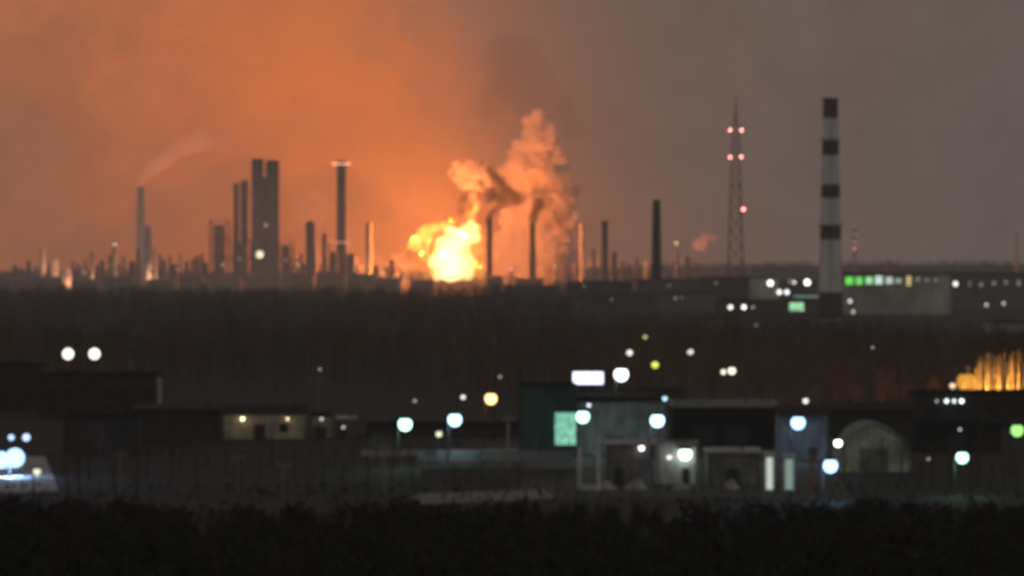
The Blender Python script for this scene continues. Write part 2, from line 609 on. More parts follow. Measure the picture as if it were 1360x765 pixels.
# dark sheds in front of the flames
for (x0, x1, top, lab) in ((547, 576, 369, 'dark shed silhouetted at the western foot of the flames'),
                           (648, 668, 366, 'small dark shed just east of the flames'),
                           (684, 722, 369, 'low dark shed around the foot of the second flare stack')):
    Y = 4850
    b = base((x0 + x1) / 2, Y)
    h = hgt(top, Y, b.z)
    w = (x1 - x0) * K * Y
    t = thing('shed', lab, 'shed', b)
    MB().box(-w / 2, w / 2, 0, 18, 0, h * .9).build('wall', DARKSTEEL, t)
    MB().add([(-w / 2 - .5, -.6, h * .9), (w / 2 + .5, -.6, h * .9), (w / 2 + .5, 18.6, h * .9), (-w / 2 - .5, 18.6, h * .9), (-w / 2 - .5, 9, h), (w / 2 + .5, 9, h)],
             [(0, 1, 5, 4), (2, 3, 4, 5), (0, 4, 3), (1, 2, 5), (3, 2, 1, 0)]).build('roof', DARKSTEEL, t)

# lattice mast with obstruction lights


def lattice(name, label, px, top, Y, wb, wt, m, seg, rleg, lights=(), cat='mast'):
    b = base(px, Y)
    h = hgt(top, Y, b.z)
    t = thing(name, label, cat, b)
    wb, wt = wb * K * Y / 2, wt * K * Y / 2
    hw = h * .86

    def ww(z):
        return wb + (wt - wb) * min(1, z / hw)
    for sx in (-1, 1):
        for sy in (-1, 1):
            MB().tube((sx * wb, sy * wb, 0), (sx * wt, sy * wt, hw), rleg, rleg * .6, 5).build('leg', m, t)
    q = MB()
    zs = [hw * (1 - (1 - k / seg) ** 1.15) for k in range(seg + 1)]
    for k in range(seg):
        z0, z1 = zs[k], zs[k + 1]
        a, c = ww(z0), ww(z1)
        for s in (-1, 1):
            q.tube((-a, s * a, z0), (c, s * c, z1), rleg * .5, rleg * .5, 4, False)
            q.tube((a, s * a, z0), (-c, s * c, z1), rleg * .5, rleg * .5, 4, False)
            q.tube((s * a, -a, z0), (s * c, c, z1), rleg * .5, rleg * .5, 4, False)
            q.tube((-c, s * c, z1), (c, s * c, z1), rleg * .5, rleg * .5, 4, False)
    q.build('bracing', m, t)
    MB().tube((0, 0, hw), (0, 0, h), wt * .45, wt * .12, 8).build('antenna', m, t)
    for k in (.55, .72, .86):
        z = h * k
        MB().box(-ww(z) - 1, ww(z) + 1, -ww(z) - 1, ww(z) + 1, z - .3, z).build('platform', m, t)
    for (lx, ly, col, s, rad) in lights:
        p = at(lx, ly, Y) - b
        lampball('warning_light', t, (p.x, -ww(p.z) - 1.5, p.z), rad, col, s)
        MB().tube((p.x, -ww(p.z) - 1.5, p.z - .6), (math.copysign(min(abs(p.x), ww(p.z)), p.x), -ww(p.z), p.z - 1.2), .12, .12, 4).build('lamp_bracket', m, t)
    return t


PK = (1, .36, .30)
lattice('lattice_mast', 'tall faint lattice mast carrying five pinkish red warning lights', 977, 128, 4000, 22, 8, STEEL, 12, .45,
        ((969.5, 173, PK, 11, .9), (984.5, 173, PK, 11, .9), (969.5, 209, PK, 11, .9), (984, 208.5, PK, 11, .9), (987, 278, (1, .20, .22), 24, .9)))
lattice('lattice_mast', 'thin distant mast with faint pinkish lights just east of the striped chimney', 1135, 288, 4600, 6, 2, PALESTEEL, 9, .4,
        ((1134, 300, (1, .4, .3), .9, .8), (1136, 312, (1, .45, .33), .9, .8), (1135, 322, (1, .4, .3), 1.2, .9), (1134.5, 330, (1, .3, .24), 2, 1.0)))
lattice('lattice_mast', 'faint grey mast at the far eastern horizon', 1350, 300, 5200, 7, 2, PALESTEEL, 8, .5)

# floodlights and lamps on the refinery, some of them added
GR = 'plant lamps'


def plant_lamp(label, px, py, Y, rad, col, s, arm=6.0):
    """A floodlight on its own mast."""
    b = base(px, Y)
    p = at(px, py, Y)
    t = thing('floodlight_mast', label, 'lamp mast', b)
    h = p.z - b.z
    MB().tube((0, .6, 0), (0, .6, h + .8), .35, .2, 6).build('pole', POLE, t)
    MB().box(-rad * .8, rad * .8, .1, .9, h - .25, h + .25).build('lamp_bracket', POLE, t)
    lampball('lamp_head', t, (0, -.3, h), rad, col, s)
    return t


plant_lamp('large pale yellow lamp glaring at the foot of the tallest refinery towers', 345, 338, 4700, 3.6, (1, .93, .62), 2.6)
plant_lamp('small pinkish lamp halfway up the eastern tall tower', 353, 299, 4820, 1.2, (1, .62, .48), 1.6)
plant_lamp('small whitish lamp on the lamp-topped western stack', 152, 325, 4960, 1.7, (1, .62, .42), 1.6)
plant_lamp('small yellowish lamp between the thick chimney and the lattice mast', 898, 323, 4700, 1.2, (1, .62, .30), 3)
for px, py, rad_, c_, s_, lab in ((396, 352, 1.0, (1, .6, .3), 2.2, 'small added orange lamp just east of the tower cluster'), (424, 346, .9, (1, .55, .28), 2.0, 'small added orange lamp between the stubby and the thin tower'),
                                (472, 358, 1.1, (1, .5, .2), 2.4, 'small added orange lamp at the eastern foot of the banded stack'), (506, 362, 1.1, (1, .55, .2), 2.6, 'small added orange lamp below the bright orange stack'),
                                (528, 365, 1.0, (1, .5, .16), 2.6, 'small added orange lamp nearest the western edge of the flames'), (296, 352, .9, (1, .72, .45), 1.8, 'small added cream lamp in the western block of the cluster'),
                                (318, 344, .8, (1, .7, .45), 1.6, 'small added cream lamp in the lower braced block'), (380, 345, .8, (1, .66, .4), 1.6, 'small added cream lamp on the short block of the cluster'),
                                (112, 362, .9, (1, .6, .4), 1.8, 'small added pinkish lamp among the western vessels'), (236, 358, .9, (1, .6, .4), 1.6, 'small added pinkish lamp in the murk west of the cluster'),
                                (738, 356, .9, (1, .42, .22), 2.0, 'small added reddish lamp behind the eastern pipe rack')):
    plant_lamp(lab, px, py, 4690, rad_, c_, s_)  # these lamps are added for warm light along the plant's foot
plant_lamp('pink red lamp low between the two flare stacks', 679, 357, 4700, 1.6, (1, .25, .22), 3)

def stack_flood(label, px, py, Y, watts, col, dx=9.0, dy=-14.0, size=50):
    """Ground floodlight aimed up a stack; some are added to brighten smoke and steam."""
    b = base(px, Y)
    tgt = at(px, py, Y)
    t = thing('floodlight', label, 'floodlight', (b.x + dx, b.y + dy, gzf(b.x + dx, b.y + dy) - .02))
    MB().box(-.6, .6, -.4, .4, 0, .3).build('base', DARKSTEEL, t)
    MB().box(-.8, .8, -.5, .1, .3, 1.3).build('housing', DARKSTEEL, t)
    l = bpy.data.lights.new('flood_light', 'SPOT')
    l.energy = watts
    l.color = col
    l.spot_size = math.radians(size)
    l.spot_blend = .6
    l.shadow_soft_size = .3
    o = bpy.data.objects.new('flood_light', l)
    COL.objects.link(o)
    o.parent = t
    o.location = (0, .35, 1.5)
    v_ = tgt - (t.location + Vector((0, .35, 1.5)))
    o.rotation_euler = v_.to_track_quat('-Z', 'Y').to_euler()


SAL = (1, .42, .22)
for px, py, w_, lab in ((57, 347, 60000, 'floodlight at the foot of the westernmost lit stack'), (73, 358, 60000, 'floodlight at the foot of the second western lit stack'),
                        (89, 365, 45000, 'floodlight at the foot of the squat pale vessel'), (122, 350, 40000, 'floodlight at the foot of the thin midway stack'),
                        (152, 335, 40000, 'floodlight at the foot of the lamp topped stack'), (206, 346, 50000, 'floodlight at the foot of the lit stack by the broad faint stack'),
                        (490, 320, 140000, 'floodlight at the foot of the bright orange stack'), (773, 325, 50000, 'floodlight at the foot of the pale thin eastern stack')):
    stack_flood(lab, px, py, 5000 if px != 490 else 4960, w_ * 1.7, SAL if px != 490 else (1, .40, .10))
stack_flood('added unseen floodlight in front of the faint stack that trails the pink plume', 187, 300, 6400, 160000, (1, .5, .3), dx=30, dy=-120, size=70)  # added spot, lightens the faint stack towards the sky
stack_flood('added unseen floodlight under the small pink steam puff east of the thick chimney', 938, 325, 4950, 260000, (1, .36, .22), dx=-12, dy=-45, size=60)  # added spot, the fire alone leaves this puff too dim
stack_flood('added unseen strong floodlight under the pink smoke plume', 215, 215, 5060, 1500000, (1, .36, .2), dx=40, dy=-60, size=46)  # made-up source that brightens the plume from below

# pipe racks tying the units together, with their own pipes
for px0, px1, top, Y, lab in ((8, 110, 362, 4780, 'long pipe rack along the western end of the refinery'), (140, 275, 360, 4800, 'long pipe rack west of the tower cluster'),
                              (386, 470, 356, 4800, 'pipe rack between the cluster and the banded stack'), (476, 545, 360, 4820, 'pipe rack leading up to the flames'),
                              (725, 800, 358, 4700, 'pipe rack east of the second flare stack')):
    b = base((px0 + px1) / 2, Y)
    w = (px1 - px0) * K * Y
    h = hgt(top, Y, b.z)
    t = thing('pipe_rack', lab, 'pipe rack', b)
    n_ = int(w / 9)
    for k in range(n_ + 1):
        x = -w / 2 + w * k / n_
        q = MB()
        q.box(x - .25, x + .25, -.25, .25, 0, h)
        q.box(x - .25, x + .25, 4.75, 5.25, 0, h)
        q.box(x - .2, x + .2, -.25, 5.25, h, h + .4)
        q.build('bent', STEEL, t)
    for k, (zz, rr_) in enumerate(((h + .9, .45), (h + .8, .35), (h - 3, .4), (h + .95, .5))):
        MB().tube((-w / 2 - 1, .6 + k * 1.2, zz), (w / 2 + 1, .6 + k * 1.2, zz), rr_, rr_, 8).build('pipe', STEEL, t)

# ------------------------------------------------------------------ fire, steam and smoke
TEX = bpy.data.textures.new('billow', 'CLOUDS')
TEX.noise_scale = 24
TEX.noise_depth = 4
TEXS = bpy.data.textures.new('billow_small', 'CLOUDS')
TEXS.noise_scale = 5.5
TEXS.noise_depth = 4
TEX2 = bpy.data.textures.new('billow_fine', 'CLOUDS')
TEX2.noise_scale = 9
TEX2.noise_depth = 3


def puffs(name, spec, Y, m, voxel, amp, parent=None, depth=.9, amp2=None, squash=1.0, amp3=0):
    """Lumpy closed body grown from overlapping balls, remeshed into one skin and roughened."""
    q = MB()
    c = at(sum(s[0] for s in spec) / len(spec), sum(s[1] for s in spec) / len(spec), Y)
    for s in spec:
        dy = s[3] if len(s) > 3 else random.uniform(-.5, .5) * depth * s[2] * K * Y
        p = at(s[0], s[1], Y) - c
        q.ball((p.x, p.y + dy, p.z), s[2] * K * Y, s[2] * K * Y * squash, 14, 9)
    o = q.build(name, m, None, c)
    if parent:
        o.parent = parent
        o.location = c - parent.location
    md = o.modifiers.new('skin', 'REMESH')
    md.mode = 'VOXEL'
    md.voxel_size = voxel
    for tx, a in ((TEX, amp), (TEX2, amp2 if amp2 is not None else amp * .45), (TEXS, amp3)):
        if not a:
            continue
        d = o.modifiers.new('billow', 'DISPLACE')
        d.texture = tx
        d.texture_coords = 'LOCAL'
        d.strength = a
        d.mid_level = .5
    return o


FIREY = 5000
fb = base(597, FIREY)
fire = thing('refinery_fire', 'huge white and yellow fire burning in the middle of the refinery skyline', 'fire', fb)
core = [(601, 340, 19), (592, 326, 14), (611, 322, 15), (620, 308, 11), (626, 299, 7), (600, 357, 19), (588, 350, 11), (604, 360, 15), (617, 338, 10), (612, 354, 16), (594, 362, 13), (628, 316, 9), (630, 302, 7), (581, 346, 10), (582, 365, 9), (622, 352, 11), (620, 362, 11), (600, 308, 9)]
side_l = [(551, 321, 8), (559, 313, 9), (568, 307, 8), (578, 303, 8), (588, 300, 7), (557, 327, 7), (572, 318, 7), (566, 334, 6), (577, 340, 7), (583, 332, 6)]
tongues = [(596, 298, 5), (603, 293, 4), (613, 292, 6), (620, 287, 5), (630, 306, 8), (634, 318, 8), (632, 332, 9), (628, 348, 10), (584, 312, 7), (546, 328, 4), (562, 341, 5), (572, 352, 6), (566, 364, 6), (580, 363, 8), (633, 362, 8), (554, 367, 4), (617, 278, 4), (625, 283, 5)]
veil = [(600, 330, 30), (630, 330, 20), (636, 350, 15), (625, 288, 10), (628, 280, 6), (575, 345, 18), (560, 352, 10), (640, 312, 9), (545, 318, 8), (640, 362, 12), (560, 362, 12), (600, 348, 28), (570, 315, 18), (538, 330, 8), (650, 364, 9), (545, 362, 9)]
puffs('flame', core, FIREY, vmat('flame_core', (0, 0, 0), 0.0, (1, .62, .20), .26), 1.0, 9, fire, amp2=9)
puffs('flame', side_l, FIREY, vmat('flame_lobe', (0, 0, 0), 0.0, (1, .56, .07), .15), .8, 7, fire, amp2=8)
puffs('flame', tongues, FIREY, vmat('flame_tongue', (0, 0, 0), 0.0, (1, .40, .035), .075), .8, 8, fire, amp2=8)
puffs('flame', veil, FIREY, vmat('flame_veil', (0, 0, 0), 0.0, (1, .27, .015), .016), 1.4, 18, fire, amp2=12)
for (px, py, w) in ((600, 332, .9), (570, 316, .35), (622, 284, .5)):
    l = bpy.data.lights.new('fire_light', 'POINT')
    l.energy = 2500000 * w
    l.color = (1, .23, .05)
    l.shadow_soft_size = 12
    lo = bpy.data.objects.new('fire_light', l)
    COL.objects.link(lo)
    lo.parent = fire
    lo.location = at(px, py, FIREY - 10) - fb

WSTEAM = (.93, .88, .84)
steam = [(711, 156, 11, -45), (702, 166, 10, -40), (720, 168, 13, -40), (724, 182, 15, -38), (706, 182, 14, -40), (716, 198, 20, -36), (692, 208, 16, -34), (684, 218, 10, -34), (734, 206, 16, -30), (708, 226, 28, -26), (742, 232, 16), (686, 236, 20), (726, 248, 28), (752, 254, 14),
         (697, 262, 30), (736, 276, 26), (712, 292, 32), (752, 296, 18), (690, 300, 26), (728, 322, 34), (698, 338, 34), (740, 348, 28), (672, 330, 24), (666, 354, 22), (715, 366, 36)]
o = puffs('steam_cloud', steam, 5105, vmat('lit_steam', WSTEAM, .10), 1.5, 16, amp2=22, amp3=6)
tag(o, 'big billowing steam cloud lit orange, east of the flames', 'steam', kind='thing')
o = puffs('steam_cloud', [(605, 216, 6), (612, 224, 8), (622, 218, 7), (632, 224, 8), (641, 221, 6), (608, 236, 7), (618, 232, 9), (630, 236, 8), (642, 232, 7), (650, 240, 7), (657, 247, 6), (664, 252, 5),
                          (624, 246, 7), (634, 250, 6), (614, 246, 5), (628, 260, 5), (632, 272, 5), (628, 282, 4), (672, 258, 5), (647, 250, 5), (598, 228, 4)],
          5040, vmat('lit_steam_small', WSTEAM, .09), 1.0, 0, amp2=4, amp3=10, depth=2.0)
tag(o, 'smaller bright orange steam puff right above the flames', 'steam', kind='thing')
DSM = (.10, .085, .075)
o = puffs('smoke_cloud', [(640, 218, 5), (648, 226, 7), (655, 236, 9), (662, 246, 11), (656, 256, 12), (670, 256, 12), (682, 262, 11), (668, 266, 12), (650, 264, 8), (692, 266, 7)],
          4930, vmat('dark_smoke', DSM, .10), 1.0, 0, amp2=5, amp3=9)
tag(o, 'dark grey smoke knot hanging between the steam and the flames', 'smoke', kind='thing')
o = puffs('smoke_cloud', [(650, 290, 4), (653, 284, 4.5), (658, 280, 5), (665, 279, 4), (649, 296, 4)], 4900, vmat('dark_smoke_wisp', DSM, .2), .9, 4, amp2=3)
tag(o, 'short dark smoke wisp curling off the flare stack beside the flames', 'smoke', kind='thing')
o = puffs('smoke_cloud', [(708, 294, 4.5), (710, 286, 6), (714, 278, 8), (716, 270, 8), (712, 290, 5), (722, 274, 5)], 4900, vmat('dark_smoke_puff', DSM, .16), 1.0, 5, amp2=3)
tag(o, 'dark smoke puff on top of the flare stack in front of the steam', 'smoke', kind='thing')
o = puffs('smoke_cloud', [(612, 290, 6), (616, 280, 7), (613, 270, 7), (618, 262, 6), (623, 274, 5)], 4960, vmat('dark_smoke_thin', DSM, .12), 1.0, 6, amp2=4)
tag(o, 'thin brown smoke strand rising straight out of the flame tops', 'smoke', kind='thing')
o = puffs('smoke_cloud', [(706, 150, 26), (694, 128, 30), (715, 118, 28), (684, 106, 32), (702, 92, 32), (668, 88, 30), (740, 140, 24), (660, 120, 24), (652, 146, 20), (690, 72, 28), (760, 168, 20), (664, 66, 24)],
          5220, vmat('brown_smoke', (.30, .24, .21), .0052), 3.0, 16, amp2=14, amp3=8, depth=1.2)
tag(o, 'thin dark brown smoke drifting up from the top of the steam cloud', 'smoke', kind='thing')
# pink plume off the hazy stack
pl = [(188, 244, 5), (192, 238, 6.5), (197, 231, 8), (204, 224, 9), (211, 217, 10), (219, 211, 12), (229, 205, 13), (240, 199, 14), (252, 193, 15), (265, 187, 16), (279, 183, 17), (294, 180, 15)]
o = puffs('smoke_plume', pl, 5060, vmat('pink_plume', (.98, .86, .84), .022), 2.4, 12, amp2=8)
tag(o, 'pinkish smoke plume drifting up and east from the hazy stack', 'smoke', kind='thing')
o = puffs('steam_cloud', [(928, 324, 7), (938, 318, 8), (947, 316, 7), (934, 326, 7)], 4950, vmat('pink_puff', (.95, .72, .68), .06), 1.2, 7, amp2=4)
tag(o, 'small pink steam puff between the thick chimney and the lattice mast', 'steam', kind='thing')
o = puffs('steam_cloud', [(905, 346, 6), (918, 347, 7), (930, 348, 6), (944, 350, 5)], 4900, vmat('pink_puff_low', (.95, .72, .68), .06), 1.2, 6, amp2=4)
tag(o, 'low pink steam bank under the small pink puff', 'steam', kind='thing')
BANK = vmat('steam_bank', (.95, .9, .86), .018)
for spec, lab in (([(398, 268, 12), (412, 262, 13), (426, 270, 12), (405, 282, 14), (438, 280, 10), (420, 290, 14)], 'pale orange steam hanging between the tower cluster and the banded stack'),
                  ([(474, 352, 12), (492, 348, 13), (510, 352, 12), (528, 348, 13), (542, 354, 11), (506, 362, 10)], 'low orange steam bank just west of the flames'),
                  ([(785, 350, 9), (800, 346, 10), (822, 350, 9), (842, 352, 9), (860, 350, 7)], 'low dull orange steam bank around the slender eastern stack')):
    o = puffs('steam_cloud', spec, 5060, BANK, 1.6, 6, amp2=8, amp3=5, depth=1.6)
    tag(o, lab, 'steam', kind='thing')
# the smoke pall the fire lights from within, behind the plant, and the thin murk in front of it
pall = [(215, 300, 100), (95, 325, 85), (600, 330, 130), (520, 310, 125), (430, 270, 130), (560, 250, 120), (690, 330, 100), (400, 330, 110), (470, 240, 115), (370, 250, 110), (300, 270, 100), (760, 350, 80), (640, 240, 70)]
o = puffs('smoke_pall', pall, 5180, vmat('smoke_pall', (.93, .86, .80), .0016), 16, 60, amp2=30, depth=.3)
tag(o, 'broad orange lit smoke pall behind the refinery stacks', 'smoke', kind='stuff')
murk = [(325, 290, 90), (445, 300, 85), (230, 310, 70), (30, 372, 60), (130, 365, 75), (230, 362, 80), (330, 350, 105), (430, 355, 95), (520, 362, 80), (600, 365, 80), (690, 362, 80), (780, 366, 65), (870, 366, 60), (950, 366, 50)]
o = puffs('murk', murk, 4480, vmat('plant_murk', (.96, .93, .91), .0036), 12, 40, amp2=20, depth=.2)
tag(o, 'thin low murk hanging over the refinery ground', 'smoke', kind='stuff')

# ------------------------------------------------------------------ buildings


def building(name, label, cat, px0, px1, top, Y, depth, wm, rm, roof='flat', ridge=1.2, doors=(), wins=(), over=.4, parapet=.5, group=None, base_z=None, winmat=None):
    """Box building facing the camera.  doors: (fraction, width, height); wins: (fraction, sill, width, height)."""
    b = base((px0 + px1) / 2, Y)
    w = (px1 - px0) * K * Y
    h = hgt(top, Y, b.z)
    t = thing(name, label, cat, b, group=group)
    eave = h - (ridge if roof == 'gable' else 0)
    MB().box(-w / 2, w / 2, 0, depth, 0, eave).build('wall', wm, t)
    if roof == 'flat':
        q = MB()
        q.box(-w / 2 - .15, w / 2 + .15, -.15, .2, eave + .004, eave + parapet)
        q.box(-w / 2 - .15, w / 2 + .15, depth - .2, depth + .15, eave + .004, eave + parapet)
        q.box(-w / 2 - .15, -w / 2 + .2, .2, depth - .2, eave + .004, eave + parapet)
        q.box(w / 2 - .2, w / 2 + .15, .2, depth - .2, eave + .004, eave + parapet)
        q.box(-w / 2 + .2, w / 2 - .2, .2, depth - .2, eave + .004, eave + .12)
        q.build('roof', rm, t)
    elif roof == 'gable':
        a, c, d = w / 2 + over, depth / 2, .18
        q = MB()
        for s in (-1, 1):
            y0 = c + s * (c + over)
            q.add([(-a, y0, eave), (a, y0, eave), (a, c, h), (-a, c, h), (-a, y0, eave + d), (a, y0, eave + d), (a, c, h + d), (-a, c, h + d)],
                  [(0, 1, 2, 3), (4, 5, 6, 7), (0, 1, 5, 4), (1, 2, 6, 5), (3, 0, 4, 7)])
        q.build('roof', rm, t)
        MB().add([(-w / 2, 0, eave), (-w / 2, depth, eave), (-w / 2, c, h - .02), (w / 2, 0, eave), (w / 2, depth, eave), (w / 2, c, h - .02)], [(0, 1, 2), (3, 5, 4)]).build('gable', wm, t)
    elif roof == 'shed':
        a = w / 2 + over
        MB().add([(-a, -over, eave + .05), (a, -over, eave + .05), (a, depth + over, eave + ridge), (-a, depth + over, eave + ridge),
                  (-a, -over, eave + .3), (a, -over, eave + .3), (a, depth + over, eave + ridge + .25), (-a, depth + over, eave + ridge + .25)],
                 [(3, 2, 1, 0), (4, 5, 6, 7), (0, 1, 5, 4), (1, 2, 6, 5), (2, 3, 7, 6), (3, 0, 4, 7)]).build('roof', rm, t)
    rs = random.Random(label)
    for k in range(1 + int(w / 9)):
        x, y = rs.uniform(-w * .42, w * .42), rs.uniform(depth * .25, depth * .7)
        zz = eave + (ridge * .9 if roof != 'flat' else .1)
        MB().tube((x, y, zz - 1.0), (x, y, zz + rs.uniform(.5, 1.3)), .16, .16, 8).build('vent_pipe', DARKSTEEL, t)
    for sx in (-1, 1):
        MB().tube((sx * (w / 2 - .25), -.12, 0), (sx * (w / 2 - .25), -.12, eave - .05), .06, .06, 6).build('downpipe', DARKSTEEL, t)
    for (f, dw, dh) in doors:
        x = -w / 2 + f * w
        d = MB().box(x - dw / 2, x + dw / 2, -.06, .05, 0.03, dh).build('door', DOOR, t)
        q = MB()
        q.box(x - dw / 2 - .12, x - dw / 2, -.1, .04, 0.02, dh)
        q.box(x + dw / 2, x + dw / 2 + .12, -.1, .04, 0.02, dh)
        q.box(x - dw / 2 - .12, x + dw / 2 + .12, -.1, .04, dh, dh + .14)
        q.build('frame', wm, d)
    for (f, sz, dw, dh) in wins:
        x = -w / 2 + f * w
        d = MB().box(x - dw / 2, x + dw / 2, -.04, .05, sz, sz + dh).build('window', winmat or GLASS, t)
        q = MB()
        for xx in (x - dw / 2 - .05, x - .04, x + dw / 2 - .05):
            q.box(xx, xx + .1, -.09, .04, sz, sz + dh)
        q.box(x - dw / 2 - .05, x + dw / 2 + .05, -.095, .045, sz - .1, sz)
        q.box(x - dw / 2 - .05, x + dw / 2 + .05, -.095, .045, sz + dh, sz + dh + .1)
        q.build('frame', DARKSTEEL, d)
    return t, w, h


# left: dark block, long low shed, pale lit house
building('industrial_block', 'big dark flat roofed block under the twin headed mast', 'building', 52, 208, 499, 960, 22, DARKWALL, ROOF,
         wins=[(f, z, 1.6, 1.3) for z in (1.2, 4.4) for f in (.1, .26, .42, .58, .74, .9)])
building('industrial_block', 'low dark wing at the edge of the picture beside the twin mast block', 'building', -30, 56, 486, 1000, 16, DARKWALL, ROOF, wins=[(f, 2, 1.6, 1.4) for f in (.4, .7)])
building('long_shed', 'long low dark shed with a black roof edge just west of the pale lit house', 'shed', 178, 292, 546, 815, 12, DARKWALL, ROOF, 'shed', ridge=.6, over=.5, doors=[(.3, 3, 3)])
building('long_shed', 'dark low shed filling the yard in front of the twin mast block', 'shed', 85, 182, 556, 775, 10, DARKWALL, ROOF, doors=[(.7, 2.6, 2.6)], wins=[(.25, 1.4, 1.6, 1.2)])
ht, hw_, hh = building('lit_house', 'pale yellowish plastered house with a dark roof and dark doorway', 'house', 290, 404, 540, 840, 8, CREAM, ROOF, 'gable', ridge=1.3,
                       doors=[(.48, 2.0, 2.6)], wins=[(.76, 1.3, 1.3, 1.3)])
building('garage', 'small pale garage just east of the pale lit house', 'garage', 412, 438, 553, 845, 6, CREAM, ROOF, doors=[(.5, 2.2, 2.1)])
building('garage', 'small pale hut with a low roof, first west of the big mint lamp', 'garage', 448, 470, 558, 850, 5, GREYWALL, METALROOF, 'shed', ridge=.4, doors=[(.4, 1.1, 2)])
building('workshop', 'long dark workshop behind the two big mint lamps', 'building', 486, 700, 566, 850, 10, DARKWALL, ROOF, doors=[(.2, 3, 3), (.55, 3, 3)],
         wins=[(f, 1.4, 1.5, 1.3) for f in (.08, .34, .44, .68, .8, .92)])
# centre: green block with a glowing sign, grey hall, dark shed
gt, gw, gh = building('green_shop', 'green clad two storey block carrying a glowing mint panel', 'shop building', 690, 764, 514, 765, 12, GREENWALL, ROOF,
                      doors=[(.25, 1.6, 2.4)])
panel_mat = emat((.30, .78, .56), .72)
pt_ = panel_mat.node_tree
pe_ = [n_ for n_ in pt_.nodes if n_.type == 'EMISSION'][0]
pc_ = pt_.nodes.new('ShaderNodeTexCoord')
pn_ = pt_.nodes.new('ShaderNodeTexNoise')
pn_.inputs['Scale'].default_value = 1.4
pn_.inputs['Detail'].default_value = 4
pt_.links.new(pc_.outputs['Object'], pn_.inputs['Vector'])
pt_.links.new(NG(pt_).m('MULTIPLY', pn_.outputs['Fac'], 1.5), pe_.inputs[1])
sb = at(751, 569.5, 765) - gt.location
sx_, sz_ = 29 * K * 765 / 2, 44 * K * 765 / 2
s_ = MB().box(sb.x - sx_, sb.x + sx_, -.42, -.1, sb.z - sz_, sb.z + sz_).build('light_panel', panel_mat, gt)
q = MB()
for k in (0, 3):
    zz = sb.z - sz_ + k * 2 * sz_ / 3
    q.box(sb.x - sx_ - .06, sb.x + sx_ + .06, -.5, -.08, zz - .07, zz + .07)
for k in (0, 2):
    xx = sb.x - sx_ + k * sx_
    q.box(xx - .05, xx + .05, -.48, -.085, sb.z - sz_, sb.z + sz_)
q.build('panel_frame', GREENWALL, s_)
building('grey_hall', 'long grey rendered hall between the green block and the dark shed', 'building', 766, 886, 534, 768, 14, GREYWALL, ROOF,
         doors=[(.42, 2.8, 3), (.85, 1.2, 2.2)])
building('parapet_hall', 'dark long roof rising behind the grey hall', 'building', 770, 905, 521, 905, 16, DARKWALL, ROOF, wins=[(f, 6.2, 1.4, 1.0) for f in (.2, .5, .8)])
building('dark_shed', 'wide black fronted shed under a pale roof edge', 'shed', 893, 1032, 541, 800, 16, mat('black_cladding', (.022, .022, .022), vary=.3), METALROOF, parapet=.85,
         doors=[(.3, 4, 3.6), (.62, 4, 3.6)])
building('grey_hall', 'grey gable ended house behind the bright lamp east of the dark shed', 'building', 1034, 1100, 541, 746, 9, GREYWALL, ROOF, 'gable', ridge=1.2, doors=[(.7, 1.2, 2.2)])
building('kiosk', 'small white walled kiosk lit by the bright lamp on its corner', 'kiosk', 872, 926, 589, 668, 4.5, WHITE, METALROOF, doors=[(.72, 1.0, 2.2)], parapet=.3)
building('canopy_hut', 'dim pale hut with a bright roof edge west of the white kiosk', 'hut', 806, 868, 592, 664, 5, GREYWALL, METALROOF, 'shed', ridge=.5, doors=[(.25, 1.2, 2.3)])
building('gatehouse', 'dull grey gatehouse under a lit eave between the kiosk and the white gate pillars', 'hut', 940, 1008, 603, 662, 5, GREYWALL, METALROOF, 'shed', ridge=.5,
         doors=[(.5, 1.6, 2.4)])
# right: low dark blocks
building('long_shed', 'long black roofed block running out under the row of four small lamps', 'shed', 1215, 1420, 524, 900, 18, DARKWALL, ROOF, wins=[(f, 3, 1.6, 1.2) for f in (.1, .3, .5, .7)])
building('long_shed', 'black shed between the arched hangar and the green lamp', 'shed', 1212, 1330, 566, 780, 10, mat('black_cladding', (.022, .022, .022)), ROOF, doors=[(.5, 3, 3)])
building('long_shed', 'dark sheds row behind the arched hangar', 'shed', 1100, 1214, 536, 860, 10, DARKWALL, ROOF, 'gable', ridge=1.3, doors=[(.3, 2.5, 2.5)])

# arched hangar
Yh = 705
b = base(1161, Yh)
t = thing('arched_hangar', 'arched hangar with a pale greenish ribbed front', 'hangar', b)
rw, rh = 96 * K * Yh / 2, hgt(565, Yh, b.z)
HANG = mat('pale_green_sheet', (.46, .50, .38), .75, .45, .5)


def arc(r0, r1, n=18):
    return [(r0 * math.cos(PI * k / n), r1 * math.sin(PI * k / n)) for k in range(n + 1)]


A = arc(rw, rh)
n = len(A)
q = MB()
q.add([(x, 0, z) for x, z in A] + [(x, 16, z) for x, z in A], [(k, k + 1, n + k + 1, n + k) for k in range(n - 1)])
q.build('shell', HANG, t)
q = MB()
q.add([(x * .985, .15, z * .985) for x, z in A], [tuple(range(n))])
q.build('end_wall', HANG, t)
MB().add([(x * .985, 15.9, z * .985) for x, z in A], [tuple(range(n))]).build('end_wall', HANG, t)
rib = None
for k in range(5):
    y = .0 + k * 4
    a1, a2 = arc(rw * 1.0, rh * 1.0), arc(rw * 1.035, rh * 1.045)
    m_ = len(a1)
    vs_ = [(x, y - .18, z) for x, z in a1] + [(x, y - .18, z) for x, z in a2] + [(x, y + .18, z) for x, z in a1] + [(x, y + .18, z) for x, z in a2]
    fs_ = []
    for i_ in range(m_ - 1):
        fs_ += [(i_, i_ + 1, m_ + i_ + 1, m_ + i_), (m_ + i_, m_ + i_ + 1, 3 * m_ + i_ + 1, 3 * m_ + i_), (2 * m_ + i_, 3 * m_ + i_, 3 * m_ + i_ + 1, 2 * m_ + i_ + 1)]
    MB().add(vs_, fs_).build('rib', METALROOF, t)
